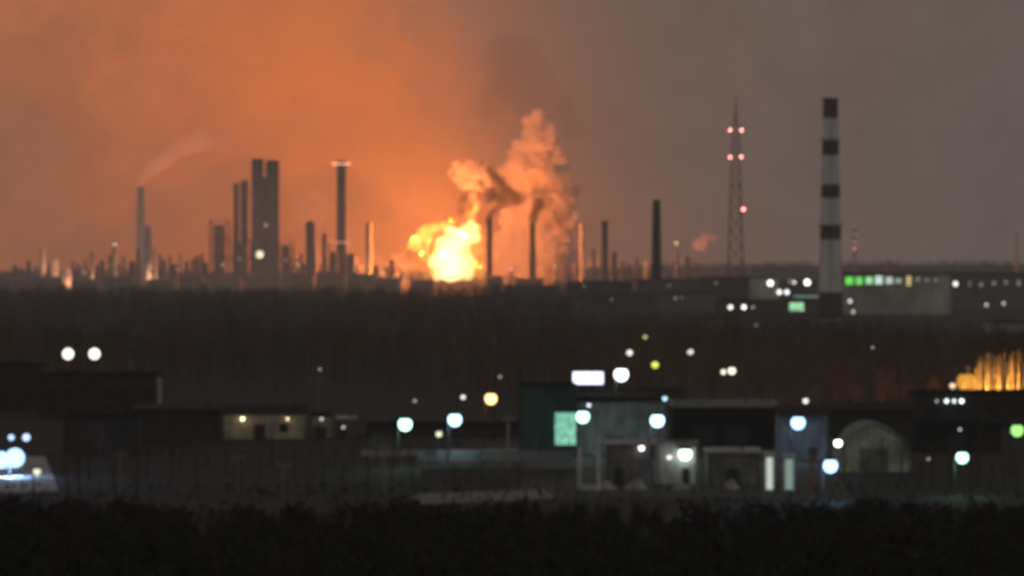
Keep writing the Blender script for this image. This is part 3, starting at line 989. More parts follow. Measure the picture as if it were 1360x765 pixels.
d = MB().box(-2.0, 2.0, .02, .14, .03, 3.4).build('door', mat('dull_green_door', (.19, .21, .16), vary=.3), t)
q = MB()
for xx in (-2.1, -.06, 2.0):
    q.box(xx, xx + .12, -.03, .13, .03, 3.5)
q.box(-2.1, 2.12, -.035, .135, 3.45, 3.6)
q.build('frame', METALROOF, d)
q = MB()
for k in range(9):
    x = -rw * .8 + k * rw * .2
    zt = rh * math.sqrt(max(0, 1 - (x / rw) ** 2)) * .96
    q.box(x - .05, x + .05, .05, .149, 3.6 if abs(x) < 2.1 else .03, zt)
q.build('cladding_strip', METALROOF, t)

# far industrial halls on the right
HALL = mat('pale_hall_wall', (.46, .45, .39), .9, .55, .06, streak=.5)


def hall(label, px0, px1, top, Y, depth, lit, wm=HALL, lz=None, blind=0):
    b = base((px0 + px1) / 2, Y)
    w = (px1 - px0) * K * Y
    h = hgt(top, Y, b.z)
    t = thing('industrial_hall', label, 'industrial hall', b)
    MB().box(-w / 2, w / 2, 0, depth, 0, h - .8).build('wall', wm, t)
    MB().box(-w / 2 - .6, w / 2 + .6, -.6, depth + .6, h - .78, h).build('roof', ROOF, t)
    for (lx, ly, lw, lh, col, s) in lit:
        p = at(lx, ly, Y) - b
        ww, wh = lw * K * Y / 2, lh * K * Y / 2
        o = MB().box(p.x - ww, p.x + ww, -.25, -.02, p.z - wh, p.z + wh).build('lit_window', emat(col, s), t)
        q = MB()
        for xx in (-ww - .15, -.1, ww - .05):
            q.box(p.x + xx, p.x + xx + .2, -.32, .05, p.z - wh, p.z + wh)
        q.box(p.x - ww - .15, p.x + ww + .15, -.33, .06, p.z - wh - .25, p.z - wh)
        q.box(p.x - ww - .15, p.x + ww + .15, -.33, .06, p.z + wh, p.z + wh + .25)
        q.build('frame', DARKSTEEL, o)
    for k in range(blind):
        x = -w / 2 + (k + .5) * w / blind
        MB().box(x - w / blind * .3, x + w / blind * .3, -.15, -.01, h * .18, h * .42).build('window', GLASS, t)
    return t


GN, GN2, MT, WT, WM, YL = (.16, .78, .10), (.22, .8, .16), (.36, .85, .42), (.66, .92, .8), (.75, .85, .78), (1, .78, .34)
hall('long pale hall with a row of green to white lit windows beside the striped chimney', 1119, 1262, 363, 3000, 40,
     [(1128, 373, 10, 10, GN, 1.3), (1141, 373, 9, 10, GN2, 1.15), (1154, 372.5, 9, 9.5, MT, 1.2), (1167, 372, 10, 11, WT, 1.1), (1181, 372.5, 9, 9, WM, .9), (1193, 373, 8, 6, WM, .55),
      (1207, 373, 6, 13, YL, .8), (1219, 371, 5, 6, WM, .3), (1231, 372, 7, 4, WM, .25), (1243, 372, 6, 4, WM, .22)])
hall('long grey hall dotted with a string of small white lamps at the eastern edge', 1262, 1420, 362, 3150, 40,
     [(1288, 377, 3, 8, WM, .28), (1303, 378, 4, 6, WM, .38), (1320, 376, 4, 6, WM, .33), (1336, 375, 4, 6, WM, .33), (1353, 376, 4, 8, WM, .33)],
     mat('dull_hall_wall', (.19, .19, .175), vary=.35, scale=.05))
hall('pale works building with a few bright lamps just west of the striped chimney', 998, 1034, 368, 3250, 30, [], HALL)
hall('dim works building with a teal strip light west of the striped chimney', 1034, 1090, 374, 3300, 30,
     [(1072, 394, 38, 2.6, (.45, .8, .7), .35), (1050, 374, 7, 5, (1, .9, .7), .3)], mat('dull_hall_wall', (.19, .19, .175)))
hall('low dark works shed with a green lit doorway', 950, 1092, 398, 2900, 24, [(1058, 407.5, 19, 11, (.42, .86, .46), 1.15)], mat('dark_hall_wall', (.10, .095, .09), vary=.3, scale=.1))
hall('small faint grey shed far behind the woods under the flames', 702, 745, 405, 3000, 15, [], mat('dull_hall_wall', (.19, .19, .175)))
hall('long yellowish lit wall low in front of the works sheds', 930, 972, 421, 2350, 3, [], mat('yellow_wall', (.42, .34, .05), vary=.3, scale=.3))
DULL = mat('dull_hall_wall', (.19, .19, .175))
DARKH = mat('dark_hall_wall', (.10, .095, .09))
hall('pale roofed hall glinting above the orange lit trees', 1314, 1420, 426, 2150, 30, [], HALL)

for (px0, px1, top, Y, dp, lit, wm_, lab) in (
        (655, 742, 379, 3900, 30, [(668, 383, 3, 3, YL, .5)], DULL, 'long low dim hall just east of the fire, on the dark rise'),
        (752, 838, 374, 3800, 30, [(776, 380, 3, 3, WM, .3)], DARKH, 'long low roof under the slender eastern stack'),
        (846, 936, 371, 3700, 30, [(889, 379, 3, 3, WM, .35)], DULL, 'long low hall at the foot of the thick dark chimney'),
        (930, 1000, 368, 3600, 25, [(951, 376, 4, 3, YL, .3)], DARKH, 'low roof at the foot of the lattice mast'),
        (770, 868, 392, 3300, 24, [(812, 398, 3, 3, YL, .3)], DARKH, 'nearer low dark hall on the slope under the slender eastern stack'),
        (878, 952, 389, 3250, 24, [(905, 395, 3, 3, WM, .3)], DULL, 'nearer low hall on the slope west of the works sheds')):
    hall(lab, px0, px1, top, Y, dp, lit, wm_)

# ------------------------------------------------------------------ lamps


def head_r(d, Y, lo=.22):
    return max(lo, (d - 5) * K * Y / 2)


def lamp_light(parent, p, watts, col):
    l = bpy.data.lights.new('lamp_light', 'POINT')
    l.energy = watts
    l.color = col[:3]
    l.shadow_soft_size = .15
    o = bpy.data.objects.new('lamp_light', l)
    COL.objects.link(o)
    o.parent = parent
    o.location = p


def street_lamp(label, px, py, d, h, col, s, arm=1.0, name='street_lamp', twin=None, pole=POLE):
    """Pole with a curved arm and a glowing head h metres up."""
    Y = gy(py, h)
    x = (px - 680) * K * Y
    z0 = gzf(x, Y)
    t = thing(name, label, 'street lamp', (x - arm, Y + .05, z0 - .05))
    spill = 0
    if d >= 16 and s > 6:
        spill = s * 45
        s = 3.6
        d = 16 + d * .3
    elif s > 2:
        s *= .32
        d += 2
    rad = head_r(d, Y)
    q = MB()
    q.tube((0, 0, 0), (0, 0, h * .9), .11, .08, 8)
    q.build('pole', pole, t)
    MB().tube((0, 0, 0), (0, 0, .5), .2, .17, 8).build('base', pole, t)
    q = MB()
    pts = [(0, 0, h * .9), (arm * .25, 0, h * .97 + rad), (arm * .6, 0, h + rad + .25), (arm, 0, h + rad + .22)]
    for a_, b_ in zip(pts, pts[1:]):
        q.tube(a_, b_, .06, .06, 6)
    q.build('arm', pole, t)
    MB().lathe([(rad * .3, rad * 1.15), (rad * .9, rad * .75), (rad * .5, rad * 1.2), (.05, rad * 1.35)], 10, (arm, 0, h)).build('lamp_shade', pole, t)
    lampball('lamp_head', t, (arm, 0, h), rad, col, s)
    if spill:
        lamp_light(t, (arm, -rad - .6, h - rad - .05), spill, col)
    if twin:
        lampball('lamp_head', t, (arm + twin[0], 0, h + twin[1]), rad * twin[2], col, s)
        MB().tube((arm, 0, h + rad * .5), (arm + twin[0], 0, h + twin[1] + rad * .5), .05, .05, 5).build('arm', pole, t)
    return t, Y


CW = (.50, .82, 1.0)
CB = (.36, .64, 1.0)
MI = (.48, 1.0, .76)
WW = (1.0, .93, .72)
street_lamp('big mint white lamp west of the other big lamps, over the dark workshop', 538, 563, 24, 6.5, MI, 14)
street_lamp('big bluish mint lamp next east of the first big mint lamp', 604, 557, 24, 6.5, CW, 16)
street_lamp('small yellowish lamp low between the two big mint lamps', 583, 576, 11, 4.5, (1, 1, .66), 4, .6)
street_lamp('small pale lamp just above the second big mint lamp', 615, 527, 9, 9, (1, .92, .82), 5)
street_lamp('orange sodium lamp standing over an orange glow west of the blue lamp', 652, 529, 16, 8, (1, .62, .22), 9)
street_lamp('dull blue lamp west of the green block', 702, 531, 14, 8.0, (.22, .62, .85), 1.6, .5)
street_lamp('bright mint lamp overlapping the edge of the glowing panel', 774, 553, 22, 6.5, (.5, 1, .86), 14)
street_lamp('big bluish white lamp in front of the grey hall', 873, 558, 26, 6.2, CW, 18)
street_lamp('small bluish lamp right above the big lamp of the grey hall', 883, 529, 9, 9, CW, 6)
street_lamp('very bright white lamp beside the long white lit sign', 825, 497, 26, 10, (.93, .97, 1), 16)
street_lamp('small pale lamp above the long white lit sign', 836, 468, 11, 11, (1, .96, .86), 5)
street_lamp('yellow green lamp among the trees, east of the very bright white lamp', 870, 484, 12, 10, (.72, .85, .12), 5)
street_lamp('faint amber lamp highest among the trees above the yellow green lamp', 857, 447, 8, 10, (1, .78, .36), 4)
street_lamp('small cream lamp alone in the trees east of the yellow green lamp', 917, 467, 10, 10, (1, .95, .75), 5)
street_lamp('double headed cream street lamp on a tall pole behind the dark shed', 972, 492, 13, 10, (1, .96, .8), 6, twin=(-1.6, -.25, .62))
street_lamp('small cream lamp right above the blue white lamp east of the dark shed', 1070, 532, 10, 8.5, (1, 1, .82), 5)
street_lamp('big blue white lamp in front of the gable ended grey house', 1060, 561, 26, 6.2, CB, 18)
street_lamp('big blue white lamp nearest the white gate pillars', 1103, 618, 28, 4.6, CB, 18)
street_lamp('small greenish lamp between the lowest big lamp and the arched hangar', 1113, 588, 13, 4.6, (.85, 1, .82), 20)
street_lamp('mint lamp alone in the dark east of the arched hangar', 1278, 607, 18, 5.0, MI, 12)
street_lamp('faint grey lamp above the mint lamp east of the hangar', 1275, 570, 7, 7, (.9, .9, 1), .9)
street_lamp('soft green lamp at the eastern edge of the picture', 1351, 571, 22, 6.5, (.34, .9, .20), 1.7)
street_lamp('faint low lamp midway between the arched hangar and the mint lamp', 1233, 609, 8, 4, (.9, .95, 1), .7)
street_lamp('dim white lamp amid the trees right over the hangar', 1159, 461, 7, 11, (1, .95, .95), .9)
street_lamp('faint pinkish lamp in the woods above the pale garage', 425, 490, 7, 11, (1, .8, .78), .7)
street_lamp('dim lamp on the woods edge just above the first big mint lamp', 551, 532, 8, 9, (.9, .85, .75), .8)
street_lamp('faint brownish lamp above the orange sodium lamp', 664, 500, 7, 11, (1, .8, .6), .8)
street_lamp('dim pale lamp over the garage east of the pale lit house', 427, 556, 10, 4.5, (1, .98, .86), .8, .5)
street_lamp('dim pale lamp over the hut first west of the big mint lamp', 456, 567, 9, 4.5, (1, .98, .86), .9, .5)
street_lamp('pale yellow lamp at the edge of the blue floodlit forecourt', 49, 626, 13, 3.2, (1, .98, .7), 3.5, .4)
street_lamp('small pinkish lamp at the foot of the glowing birch trunks', 1265, 512, 11, 5.2, (1, .66, .42), 5, .5)
street_lamp('round orange sodium lamp next to the glowing birch trunks', 1284, 507, 32, 5.0, (1, .47, .06), .75, .5)

# twin headed mast on the left
Ym = 1000
b = base(108, Ym)
t = thing('twin_mast', 'tall mast carrying two round white lamps side by side above the dark block', 'lamp mast', b)
zh = hgt(470, Ym, b.z)
MB().tube((0, 0, 0), (0, 0, zh + 1.2), .16, .1, 8).build('pole', POLE, t)
MB().tube((-2.8, 0, zh + .9), (2.8, 0, zh + .9), .07, .07, 6).build('crossbar', POLE, t)
for lx in (90.5, 125.5):
    p = at(lx, 470.5, Ym) - b
    lampball('lamp_head', t, (p.x, -.1, zh), head_r(20, Ym), (.96, 1, .82), 2.0)
    MB().tube((p.x, 0, zh + .5), (p.x, 0, zh + 1.4), .12, .05, 6).build('lamp_bracket', POLE, t)

# blue white floodlights on the left
Yf = 690
b = base(12, Yf)
t = thing('floodlight_mast', 'mast of four blue white floodlights glaring over the pale forecourt', 'lamp mast', b)
zt = hgt(576, Yf, b.z)
MB().tube((0, .3, 0), (0, .3, zt), .14, .1, 8).build('pole', POLE, t)
for (lx, ly, d_, s_, c_) in ((2, 611, 28, 9, CB), (20, 608, 31, 9, CB), (15, 581, 13, 2.0, (.40, .62, 1)), (35, 581, 15, 2.0, (.48, .64, 1))):
    p = at(lx, ly, Yf) - b
    MB().tube((0, .3, p.z + .1), (p.x, .1, p.z + .1), .07, .06, 6).build('crossbar', POLE, t)
    lampball('lamp_head', t, (p.x, -.1, p.z), head_r(d_, Yf), c_, min(s_, 2.6))
    if s_ > 5:
        lamp_light(t, (p.x, -.1, p.z - head_r(d_, Yf) - .05), 2600, (.35, .58, 1))
building('kiosk', 'low pale kiosk on the blue floodlit forecourt', 'kiosk', -25, 30, 606, 715, 4, WHITE, METALROOF, parapet=.25)

# lit roof sign (long white panel) on two posts
Ysg = 900
b = base(781, Ysg)
t = thing('roof_sign', 'long white glowing panel raised on posts west of the very bright lamp', 'sign', b)
w, z0, z1 = 40 * K * Ysg / 2, hgt(510, Ysg, b.z), hgt(494, Ysg, b.z)
MB().box(-w, w, -.35, -.05, z0, z1).build('light_panel', emat((.72, .74, 1), 2.6), t)
q = MB()
for xx in (-w - .1, w):
    q.box(xx, xx + .1, -.4, .02, z0 - .1, z1 + .1)
q.box(-w - .1, w + .1, -.4, .02, z1, z1 + .12)
q.box(-w - .1, w + .1, -.4, .02, z0 - .12, z0)
q.build('panel_frame', POLE, t)
for xx in (-w * .6, w * .6):
    MB().box(xx - .12, xx + .12, .03, .25, 0, z1).build('post', POLE, t)

# wall lamps on buildings: bracket and bulb


def wall_lamp(label, px, py, Y, rad, col, s, hood=True):
    p = at(px, py, Y)
    t = thing('wall_lamp', label, 'lamp', p)
    MB().box(-.08, .08, .1, .62, rad * .5, rad * .5 + .12).build('lamp_bracket', POLE, t)
    lampball('lamp_head', t, (0, -.05, 0), rad, col, s)
    MB().lathe([(rad * 1.2, rad * .7), (rad * .5, rad * 1.3)], 10).build('lamp_shade', POLE, t)
    return t


wall_lamp('glaring white lamp on the corner of the white kiosk', 910, 603, 667.3, .85, (.80, 1, .92), 4.5)
wall_lamp('pale lamp glowing low on the white kiosk wall', 889, 607, 667.3, .35, (1, .96, .92), 1.6)
wall_lamp('bright lamp under the roof edge of the dim hut', 852, 595, 663.4, .38, (1, .97, .93), 3.0)
wall_lamp('warm hooded lamp over the doorway of the pale house', 322, 556, 839.3, .2, (1, .82, .45), 14)
wall_lamp('warm hooded lamp by the end window of the pale house', 382, 556, 839.3, .14, (1, .82, .45), 9)
wall_lamp('small bluish lamp on the wall beside the glowing panel', 782, 538, 767.3, .25, (.8, .9, 1), 3)

# small lamps strung along the black roof
for px, s, lab in ((1242, 1.0, 'first and faintest'), (1255, 3.0, 'second'), (1265, 2.0, 'third'), (1275, 4.5, 'last and brightest')):
    Y = 903
    p = at(px, 532, Y)
    b = base(px, 899)
    zr = hgt(524, 900, b.z) + b.z
    p.y = 899.7
    t = thing('wall_lamp', lab + ' of four small white lamps strung under the long black roof', 'lamp', p, group='small lamps under the long black roof')
    MB().box(-.06, .06, -.05, .3, .2, .32).build('lamp_bracket', POLE, t)
    lampball('lamp_head', t, (0, -.15, 0), .22 if px < 1250 else .34, (.86, 1, .95), s)

# lamps at the far halls
for (px, py, rad, col, s, lab) in ((1023, 376, 1.9, (1, .97, .85), 3.5, 'round white lamp on the pale works building'),
                                   (1072, 375, 2.0, (1, .97, .84), 3.5, 'round white lamp closest to the striped chimney'),
                                   (1055, 375, 1.0, (1, .84, .78), 2.0, 'small pinkish lamp between the two round white works lamps'),
                                   (1035, 388, 1.6, (.95, 1, .9), 2.2, 'western half of the close pair of works lamps'),
                                   (1045, 388, 1.6, (.92, 1, .92), 2.2, 'eastern half of the close pair of works lamps'),
                                   (970, 408, 1.3, (1, .95, .82), 3.2, 'cream lamp at the western end of the low dark works shed'),
                                   (988, 408, 1.3, (.96, .97, .93), 3.0, 'white lamp second along the low dark works shed'),
                                   (1000, 408, .7, (.9, .9, 1), .8, 'faint bluish lamp third along the low dark works shed'),
                                   (1129, 400, 1.2, (.95, .95, 1), 1.2, 'pale lamp low on the long pale hall by the chimney'),
                                   (1133, 418, 1.2, (1, .92, .8), .7, 'dim cream lamp at the foot of the long pale hall'),
                                   (1269, 377, 1.5, (1, 1, .92), 1.8, 'brightest lamp in the string on the eastern grey hall'),
                                   (1310, 405, 1.0, (.95, 1, .85), .9, 'western of two faint lamps below the eastern string'),
                                   (1333, 403, .9, (.95, 1, .9), 1.0, 'eastern of two faint lamps below the eastern string'),
                                   (1004, 434, .7, (.95, 1, .85), .7, 'tiny pale lamp at the woods edge below the low works shed'),
                                   (897, 396, .8, (1, .9, .85), .35, 'tiny dim lamp on the slope below the thick chimney')):
    Y = 2860 if 395 < py < 412 else (2980 if px > 1100 else 3235)
    if py > 412:
        Y = 2280 if px < 1100 else 2960
    b = base(px, Y)
    p = at(px, py, Y)
    hh = max(1.5, p.z - b.z)
    t = thing('yard_lamp', lab, 'lamp', b)
    MB().tube((0, .8, 0), (0, .8, hh + rad * .6), .3, .22, 6).build('pole', POLE, t)
    MB().box(-.2, .2, -.1, .8, hh + rad * .6, hh + rad * .6 + .3).build('lamp_bracket', POLE, t)
    lampball('lamp_head', t, (0, -.2, hh), rad, col, s)

# ------------------------------------------------------------------ gate pillars, posts, fences, slabs
for (px, wpx, top, lab) in ((1022, 13, 603, 'bright white gate pillar, the western and brighter of two'),
                            (1048, 15, 606, 'mint tinted white gate pillar, the eastern of two')):
    Y = 640
    b = base(px, Y)
    h = hgt(top, Y, b.z)
    w = wpx * K * Y / 2
    t = thing('gate_pillar', lab, 'pillar', b)
    MB().box(-w, w, 0, 2 * w, 0, h).build('shaft', WHITE, t)
    MB().box(-w - .12, w + .12, -.12, 2 * w + .12, h + .003, h + .28).build('cap', WHITE, t)
    MB().box(-w - .1, w + .1, -.1, 2 * w + .1, 0, .35).build('plinth', GREYWALL, t)
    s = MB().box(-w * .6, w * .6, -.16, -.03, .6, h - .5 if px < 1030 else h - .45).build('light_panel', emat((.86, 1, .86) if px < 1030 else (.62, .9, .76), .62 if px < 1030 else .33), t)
Y = 645
b = base(784, Y)
t = thing('white_frame', 'L shaped pale frame of two uneven posts and a low beam', 'frame', b)
kx = K * Y
for (x0, x1, z0, z1, nm) in ((-17, -12, 0, 6.0, 'post'), (8, 14, 0, 7.4, 'post')):
    MB().box(x0 * kx, x1 * kx, 0, .4, 0, z1).build(nm, WHITE, t)
MB().box(-12 * kx, 8 * kx, .02, .38, .25, .95).build('beam', WHITE, t)

for (px, top, Y, m, wd, lab) in ((510, 588, 640, CONC, .16, 'pale concrete utility pole in the dark yard west of the centre'),
                                 (376, 612, 620, CONC, .1, 'thin faint pole in the dark below the pale lit house'),
                                 (316, 602, 640, CONC, .1, 'thin faint pole below the western end of the pale lit house'),
                                 (160, 598, 640, CONC, .1, 'faint pole in front of the dark yard shed'),
                                 (212, 502, 955, CREAM, .3, 'pale vertical flue beside the big dark block'),
                                 (1078, 604, 642, RED, .2, 'reddish post beside the eastern gate pillar'),
                                 (675, 552, 720, CONC, .2, 'pale stubby pole on the western side of the green block'),
                                 (1100, 440, 1700, POLE, .3, 'dark post in the woods under the striped chimney')):
    b = base(px, Y)
    h = hgt(top, Y, b.z)
    t = thing('utility_pole', lab, 'pole', b)
    MB().tube((0, 0, 0), (0, 0, h), wd * 1.25, wd, 8).build('pole', m, t)
    MB().box(-.9, .9, -.06, .06, h - .7, h - .55).build('crossarm', m, t)
    MB().tube((-.7, 0, h - .55), (-.7, 0, h - .3), .06, .05, 6).build('insulator', WHITE, t)
    MB().tube((.7, 0, h - .55), (.7, 0, h - .3), .06, .05, 6).build('insulator', WHITE, t)


def fence(label, pxa, pxb, Y, h, m):
    a, c = base(pxa, Y), base(pxb, Y)
    w = c.x - a.x
    t = thing('fence', label, 'fence', a)
    n = max(2, int(w / 2.5))
    post = None
    pan = None
    for k in range(n + 1):
        x = w * k / n
        if post is None:
            post = MB().box(-.07, .07, -.07, .07, 0, h + .15).build('post', m, t)
        else:
            o = post.copy()
            COL.objects.link(o)
            o.parent = t
            o.location = (x, 0, 0)
        if k < n:
            if pan is None:
                pan = MB().box(.08, w / n - .08, -.03, .03, .15, h).build('panel', m, t)
            else:
                o = pan.copy()
                COL.objects.link(o)
                o.parent = t
                o.location = (x, 0, 0)
    return t


fence('long grey panel fence under the two big mint lamps', 555, 762, 742, 1.8, mat('grey_fence_panel', (.20, .20, .19), vary=.3, scale=.5))
fence('low dark fence nearer than the grey panel fence', 560, 764, 684, 1.5, FENCE)
fence('dark fence along the yard east of the arched hangar', 1212, 1350, 735, 1.6, FENCE)
for (px, py, lab) in ((1155, 736, 'small pale slab lying in the black scrub, the western one'), (1245, 743, 'small pale slab lying in the black scrub, the eastern one')):
    Y = gy(py)
    b = base(px, Y)
    o = MB().add([(-.95, -1.5, 0), (.85, -1.3, 0), (.95, 1.4, 0), (-.8, 1.5, 0), (-.95, -1.5, .42), (.85, -1.3, .34), (.95, 1.4, .36), (-.8, 1.5, .5)],
                 [(3, 2, 1, 0), (4, 5, 6, 7), (0, 1, 5, 4), (1, 2, 6, 5), (2, 3, 7, 6), (3, 0, 4, 7)]).build('concrete_slab', PALESTEEL, None, (b.x, b.y, b.z + .06))
    tag(o, lab, 'slab')

HEAPM = mat('pale_gravel', (.34, .33, .31), .95, .45, .9, bump=.5)
for px, wpx, hh, lab in ((805, 26, 1.3, 'pale heap in the dark yard beside the L shaped frame'), (846, 32, 1.7, 'pale heap in front of the dim hut'),
                         (905, 22, 1.0, 'small pale heap in front of the white kiosk'), (972, 24, 1.5, 'pale heap in front of the gatehouse')):
    Y = 652
    b = base(px, Y)
    q = MB()
    rad = wpx * K * Y / 2
    n_, m_ = 18, 6
    vs_ = []
    for j_ in range(m_ + 1):
        for i_ in range(n_):
            an = 2 * PI * i_ / n_
            rr_ = rad * j_ / m_ * (1 + .18 * math.sin(3 * an + px) + .1 * math.sin(5 * an))
            vs_.append((rr_ * math.cos(an), rr_ * math.sin(an), hh * (1 - (j_ / m_) ** 1.3) + random.uniform(-.07, .07) * (j_ < m_)))
    fs_ = [(j_ * n_ + i_, (j_ + 1) * n_ + i_, (j_ + 1) * n_ + (i_ + 1) % n_, j_ * n_ + (i_ + 1) % n_) for j_ in range(m_) for i_ in range(n_)]
    tag(q.add(vs_, fs_).build('gravel_heap', HEAPM, None, b), lab, 'heap')

# ------------------------------------------------------------------ woods


def tree_proto(rng, h, limbs, twigs, spread, sides=4, up=.75, leaf=1.0, thick=1.0):
    """Bare tree as triangle soup: returns (trunk verts, tris), (crown verts, tris) for height h, base at the origin."""
    tv, tf, cv, cf = [], [], [], []

    def tube(V, F, p0, p1, r0, r1, n):
        p0, p1 = np.array(p0, float), np.array(p1, float)
        d = p1 - p0
        L = np.linalg.norm(d)
        if L < 1e-4:
            return
        d /= L
        a_ = np.cross(d, (0, 1, 0) if abs(d[1]) < .9 else (1, 0, 0))
        a_ /= np.linalg.norm(a_)
        b_ = np.cross(d, a_)
        o = len(V)
        for p, r_ in ((p0, r0), (p1, r1)):
            for k in range(n):
                t_ = 2 * PI * k / n
                V.append(p + (a_ * math.cos(t_) + b_ * math.sin(t_)) * r_)
        for k in range(n):
            k2 = (k + 1) % n
            F.append((o + k, o + k2, o + n + k2))
            F.append((o + k, o + n + k2, o + n + k))
    bend = rng.normal(0, .02 * h, 2)
    r0 = (.018 * h + .03) * thick
    mid = np.array((bend[0] * .5, bend[1] * .5, h * .5))
    top = np.array((bend[0], bend[1], h * .97))
    tube(tv, tf, (0, 0, 0), mid, r0, r0 * .6, sides)
    tube(tv, tf, mid, top, r0 * .6, r0 * .12, sides)
    for k in range(limbs):
        f = .25 + .7 * (k + rng.random()) / limbs
        s = mid * (f / .5) if f < .5 else mid + (top - mid) * ((f - .5) / .5)
        an = k * 2.4 + rng.random()
        L = h * spread * (1.15 - f) * rng.uniform(.7, 1.2)
        e = s + np.array((math.cos(an) * L, math.sin(an) * L, L * up * rng.uniform(.8, 1.8)))
        e[2] = min(e[2], h * 1.02)
        tube(cv, cf, s, e, r0 * .3 * (1.2 - f), .012 * leaf, 3)
        for q_ in range(twigs):
            u_ = rng.uniform(.3, 1)
            p = s + (e - s) * u_
            dv_ = rng.normal(0, 1, 3)
            dv_[2] = abs(dv_[2]) * 1.1 + .3
            dv_ *= L * .38 / np.linalg.norm(dv_) * rng.uniform(.5, 1.2)
            wv = rng.normal(0, 1, 3)
            wv *= .05 * leaf * (h / 11) / np.linalg.norm(wv)
            o = len(cv)
            cv += [p - wv, p + wv, p + dv_]
            cf.append((o, o + 1, o + 2))
    return (np.array(tv), np.array(tf)), (np.array(cv), np.array(cf))


def scatter_mesh(protos, pos, sc, rot):
    V, F, n = [], [], 0
    for (x, y, z), s, a_, k in zip(pos, sc, rot, RNG.integers(0, len(protos), len(pos))):
        v, f = protos[k]
        c, si = math.cos(a_), math.sin(a_)
        w = np.empty_like(v)
        w[:, 0] = (v[:, 0] * c - v[:, 1] * si) * s + x
        w[:, 1] = (v[:, 0] * si + v[:, 1] * c) * s + y
        w[:, 2] = v[:, 2] * s + z
        V.append(w)
        F.append(f + n)
        n += len(v)
    return np.concatenate(V), np.concatenate(F)


def both(pr):
    (a_, b_), (c_, d_) = pr
    return np.concatenate([a_, c_]), np.concatenate([b_, d_ + len(a_)])


fine = [both(tree_proto(RNG, 11, 9, 7, .34, 4, leaf=2.2)) for _ in range(7)]
coarse = [both(tree_proto(RNG, 11, 6, 4, .36, 3, leaf=6.0)) for _ in range(7)]


def wood_ok(px, Y):
    """Where the woods stand, by bearing and distance."""
    if px < 560:
        return Y > (1140 if px > 200 else 1090)
    if px < 760:
        return Y > 1080
    if px < 985:
        return Y > 1010 and (Y < 2250 or (Y > 3350 and Y < 4350))
    if px < 1110:
        return 930 < Y < 1750
    if px < 1262:
        return 900 < Y < 1800
    return 1300 < Y < 1720


def sample_wood(n, y0, y1):
    out = []
    while len(out) < n:
        Y = y0 + (y1 - y0) * RNG.random()
        px = RNG.uniform(-60, 1420)
        if RNG.random() > Y / y1:
            continue
        if not wood_ok(px, Y):
            continue
        x = (px - 680) * K * Y
        if abs(px - 1103) < 30 and 2600 < Y:
            continue
        cl = math.sin(x * .031 + 1.3) * math.sin(Y * .017) + .6 * math.sin(x * .09 + Y * .05)
        if RNG.random() > .62 + .3 * cl:
            continue
        out.append((x, Y, gzf(x, Y) - .1))
    return out


near_p = sample_wood(3300, 900, 1900)
far_p = sample_wood(5200, 1900, 4350)
v, f = scatter_mesh(fine, near_p, RNG.uniform(.5, 1.2, len(near_p)) * np.array([1 + .28 * math.sin(p[0] * .05) * math.sin(p[1] * .013 + p[0] * .017) for p in near_p]), RNG.uniform(0, 6.28, len(near_p)))
o = bpy.data.objects.new('woods', np_mesh('woods', v, f, TWIG))
COL.objects.link(o)
tag(o, 'dark bare winter woods stretching behind the town', 'woods', kind='stuff')
v, f = scatter_mesh(coarse, far_p, RNG.uniform(.6, 1.25, len(far_p)) * np.array([1 + .22 * math.sin(p[0] * .024 + 2) * math.sin(p[1] * .01) for p in far_p]), RNG.uniform(0, 6.28, len(far_p)))
o = bpy.data.objects.new('far_woods', np_mesh('far_woods', v, f, TWIG))
COL.objects.link(o)
tag(o, 'far woods forming the dark skyline under the refinery', 'woods', kind='stuff')
# tree belts beyond the plant
bp_ = []
while len(bp_) < 2600:
    Y = RNG.uniform(7200, 9000)
    px = RNG.uniform(-60, 1420)
    x = (px - 680) * K * Y
    bp_.append((x, Y, gzf(x, Y) - .2))
v, f = scatter_mesh([both(tree_proto(RNG, 15, 5, 4, .4, 3, leaf=14)) for _ in range(4)], bp_, RNG.uniform(.6, 1.1, len(bp_)), RNG.uniform(0, 6, len(bp_)))
o = bpy.data.objects.new('distant_woods', np_mesh('distant_woods', v, f, TWIG))
COL.objects.link(o)
tag(o, 'distant hazy tree line beyond the refinery', 'woods', kind='stuff')

# individual trees close to the lit yards
GT = 'bare trees standing among the yards'


def tree_kind(h, limbs, twigs, spread, tm, cm, leaf=1.0, thick=1.0):
    (a_, b_), (c_, d_) = tree_proto(RNG, h, limbs, twigs, spread, 7, leaf=leaf, thick=thick)
    return (np_mesh('trunk', a_, b_, tm), np_mesh('crown', c_, d_, cm))


def plant(kind, name, label, loc, s, rz, group):
    t = thing(name, label, 'tree', loc, rz, group)
    t.scale = (s, s, s)
    for nm, me in zip(('trunk', 'crown'), kind):
        o = bpy.data.objects.new(nm, me)
        COL.objects.link(o)
        o.parent = t
    return t


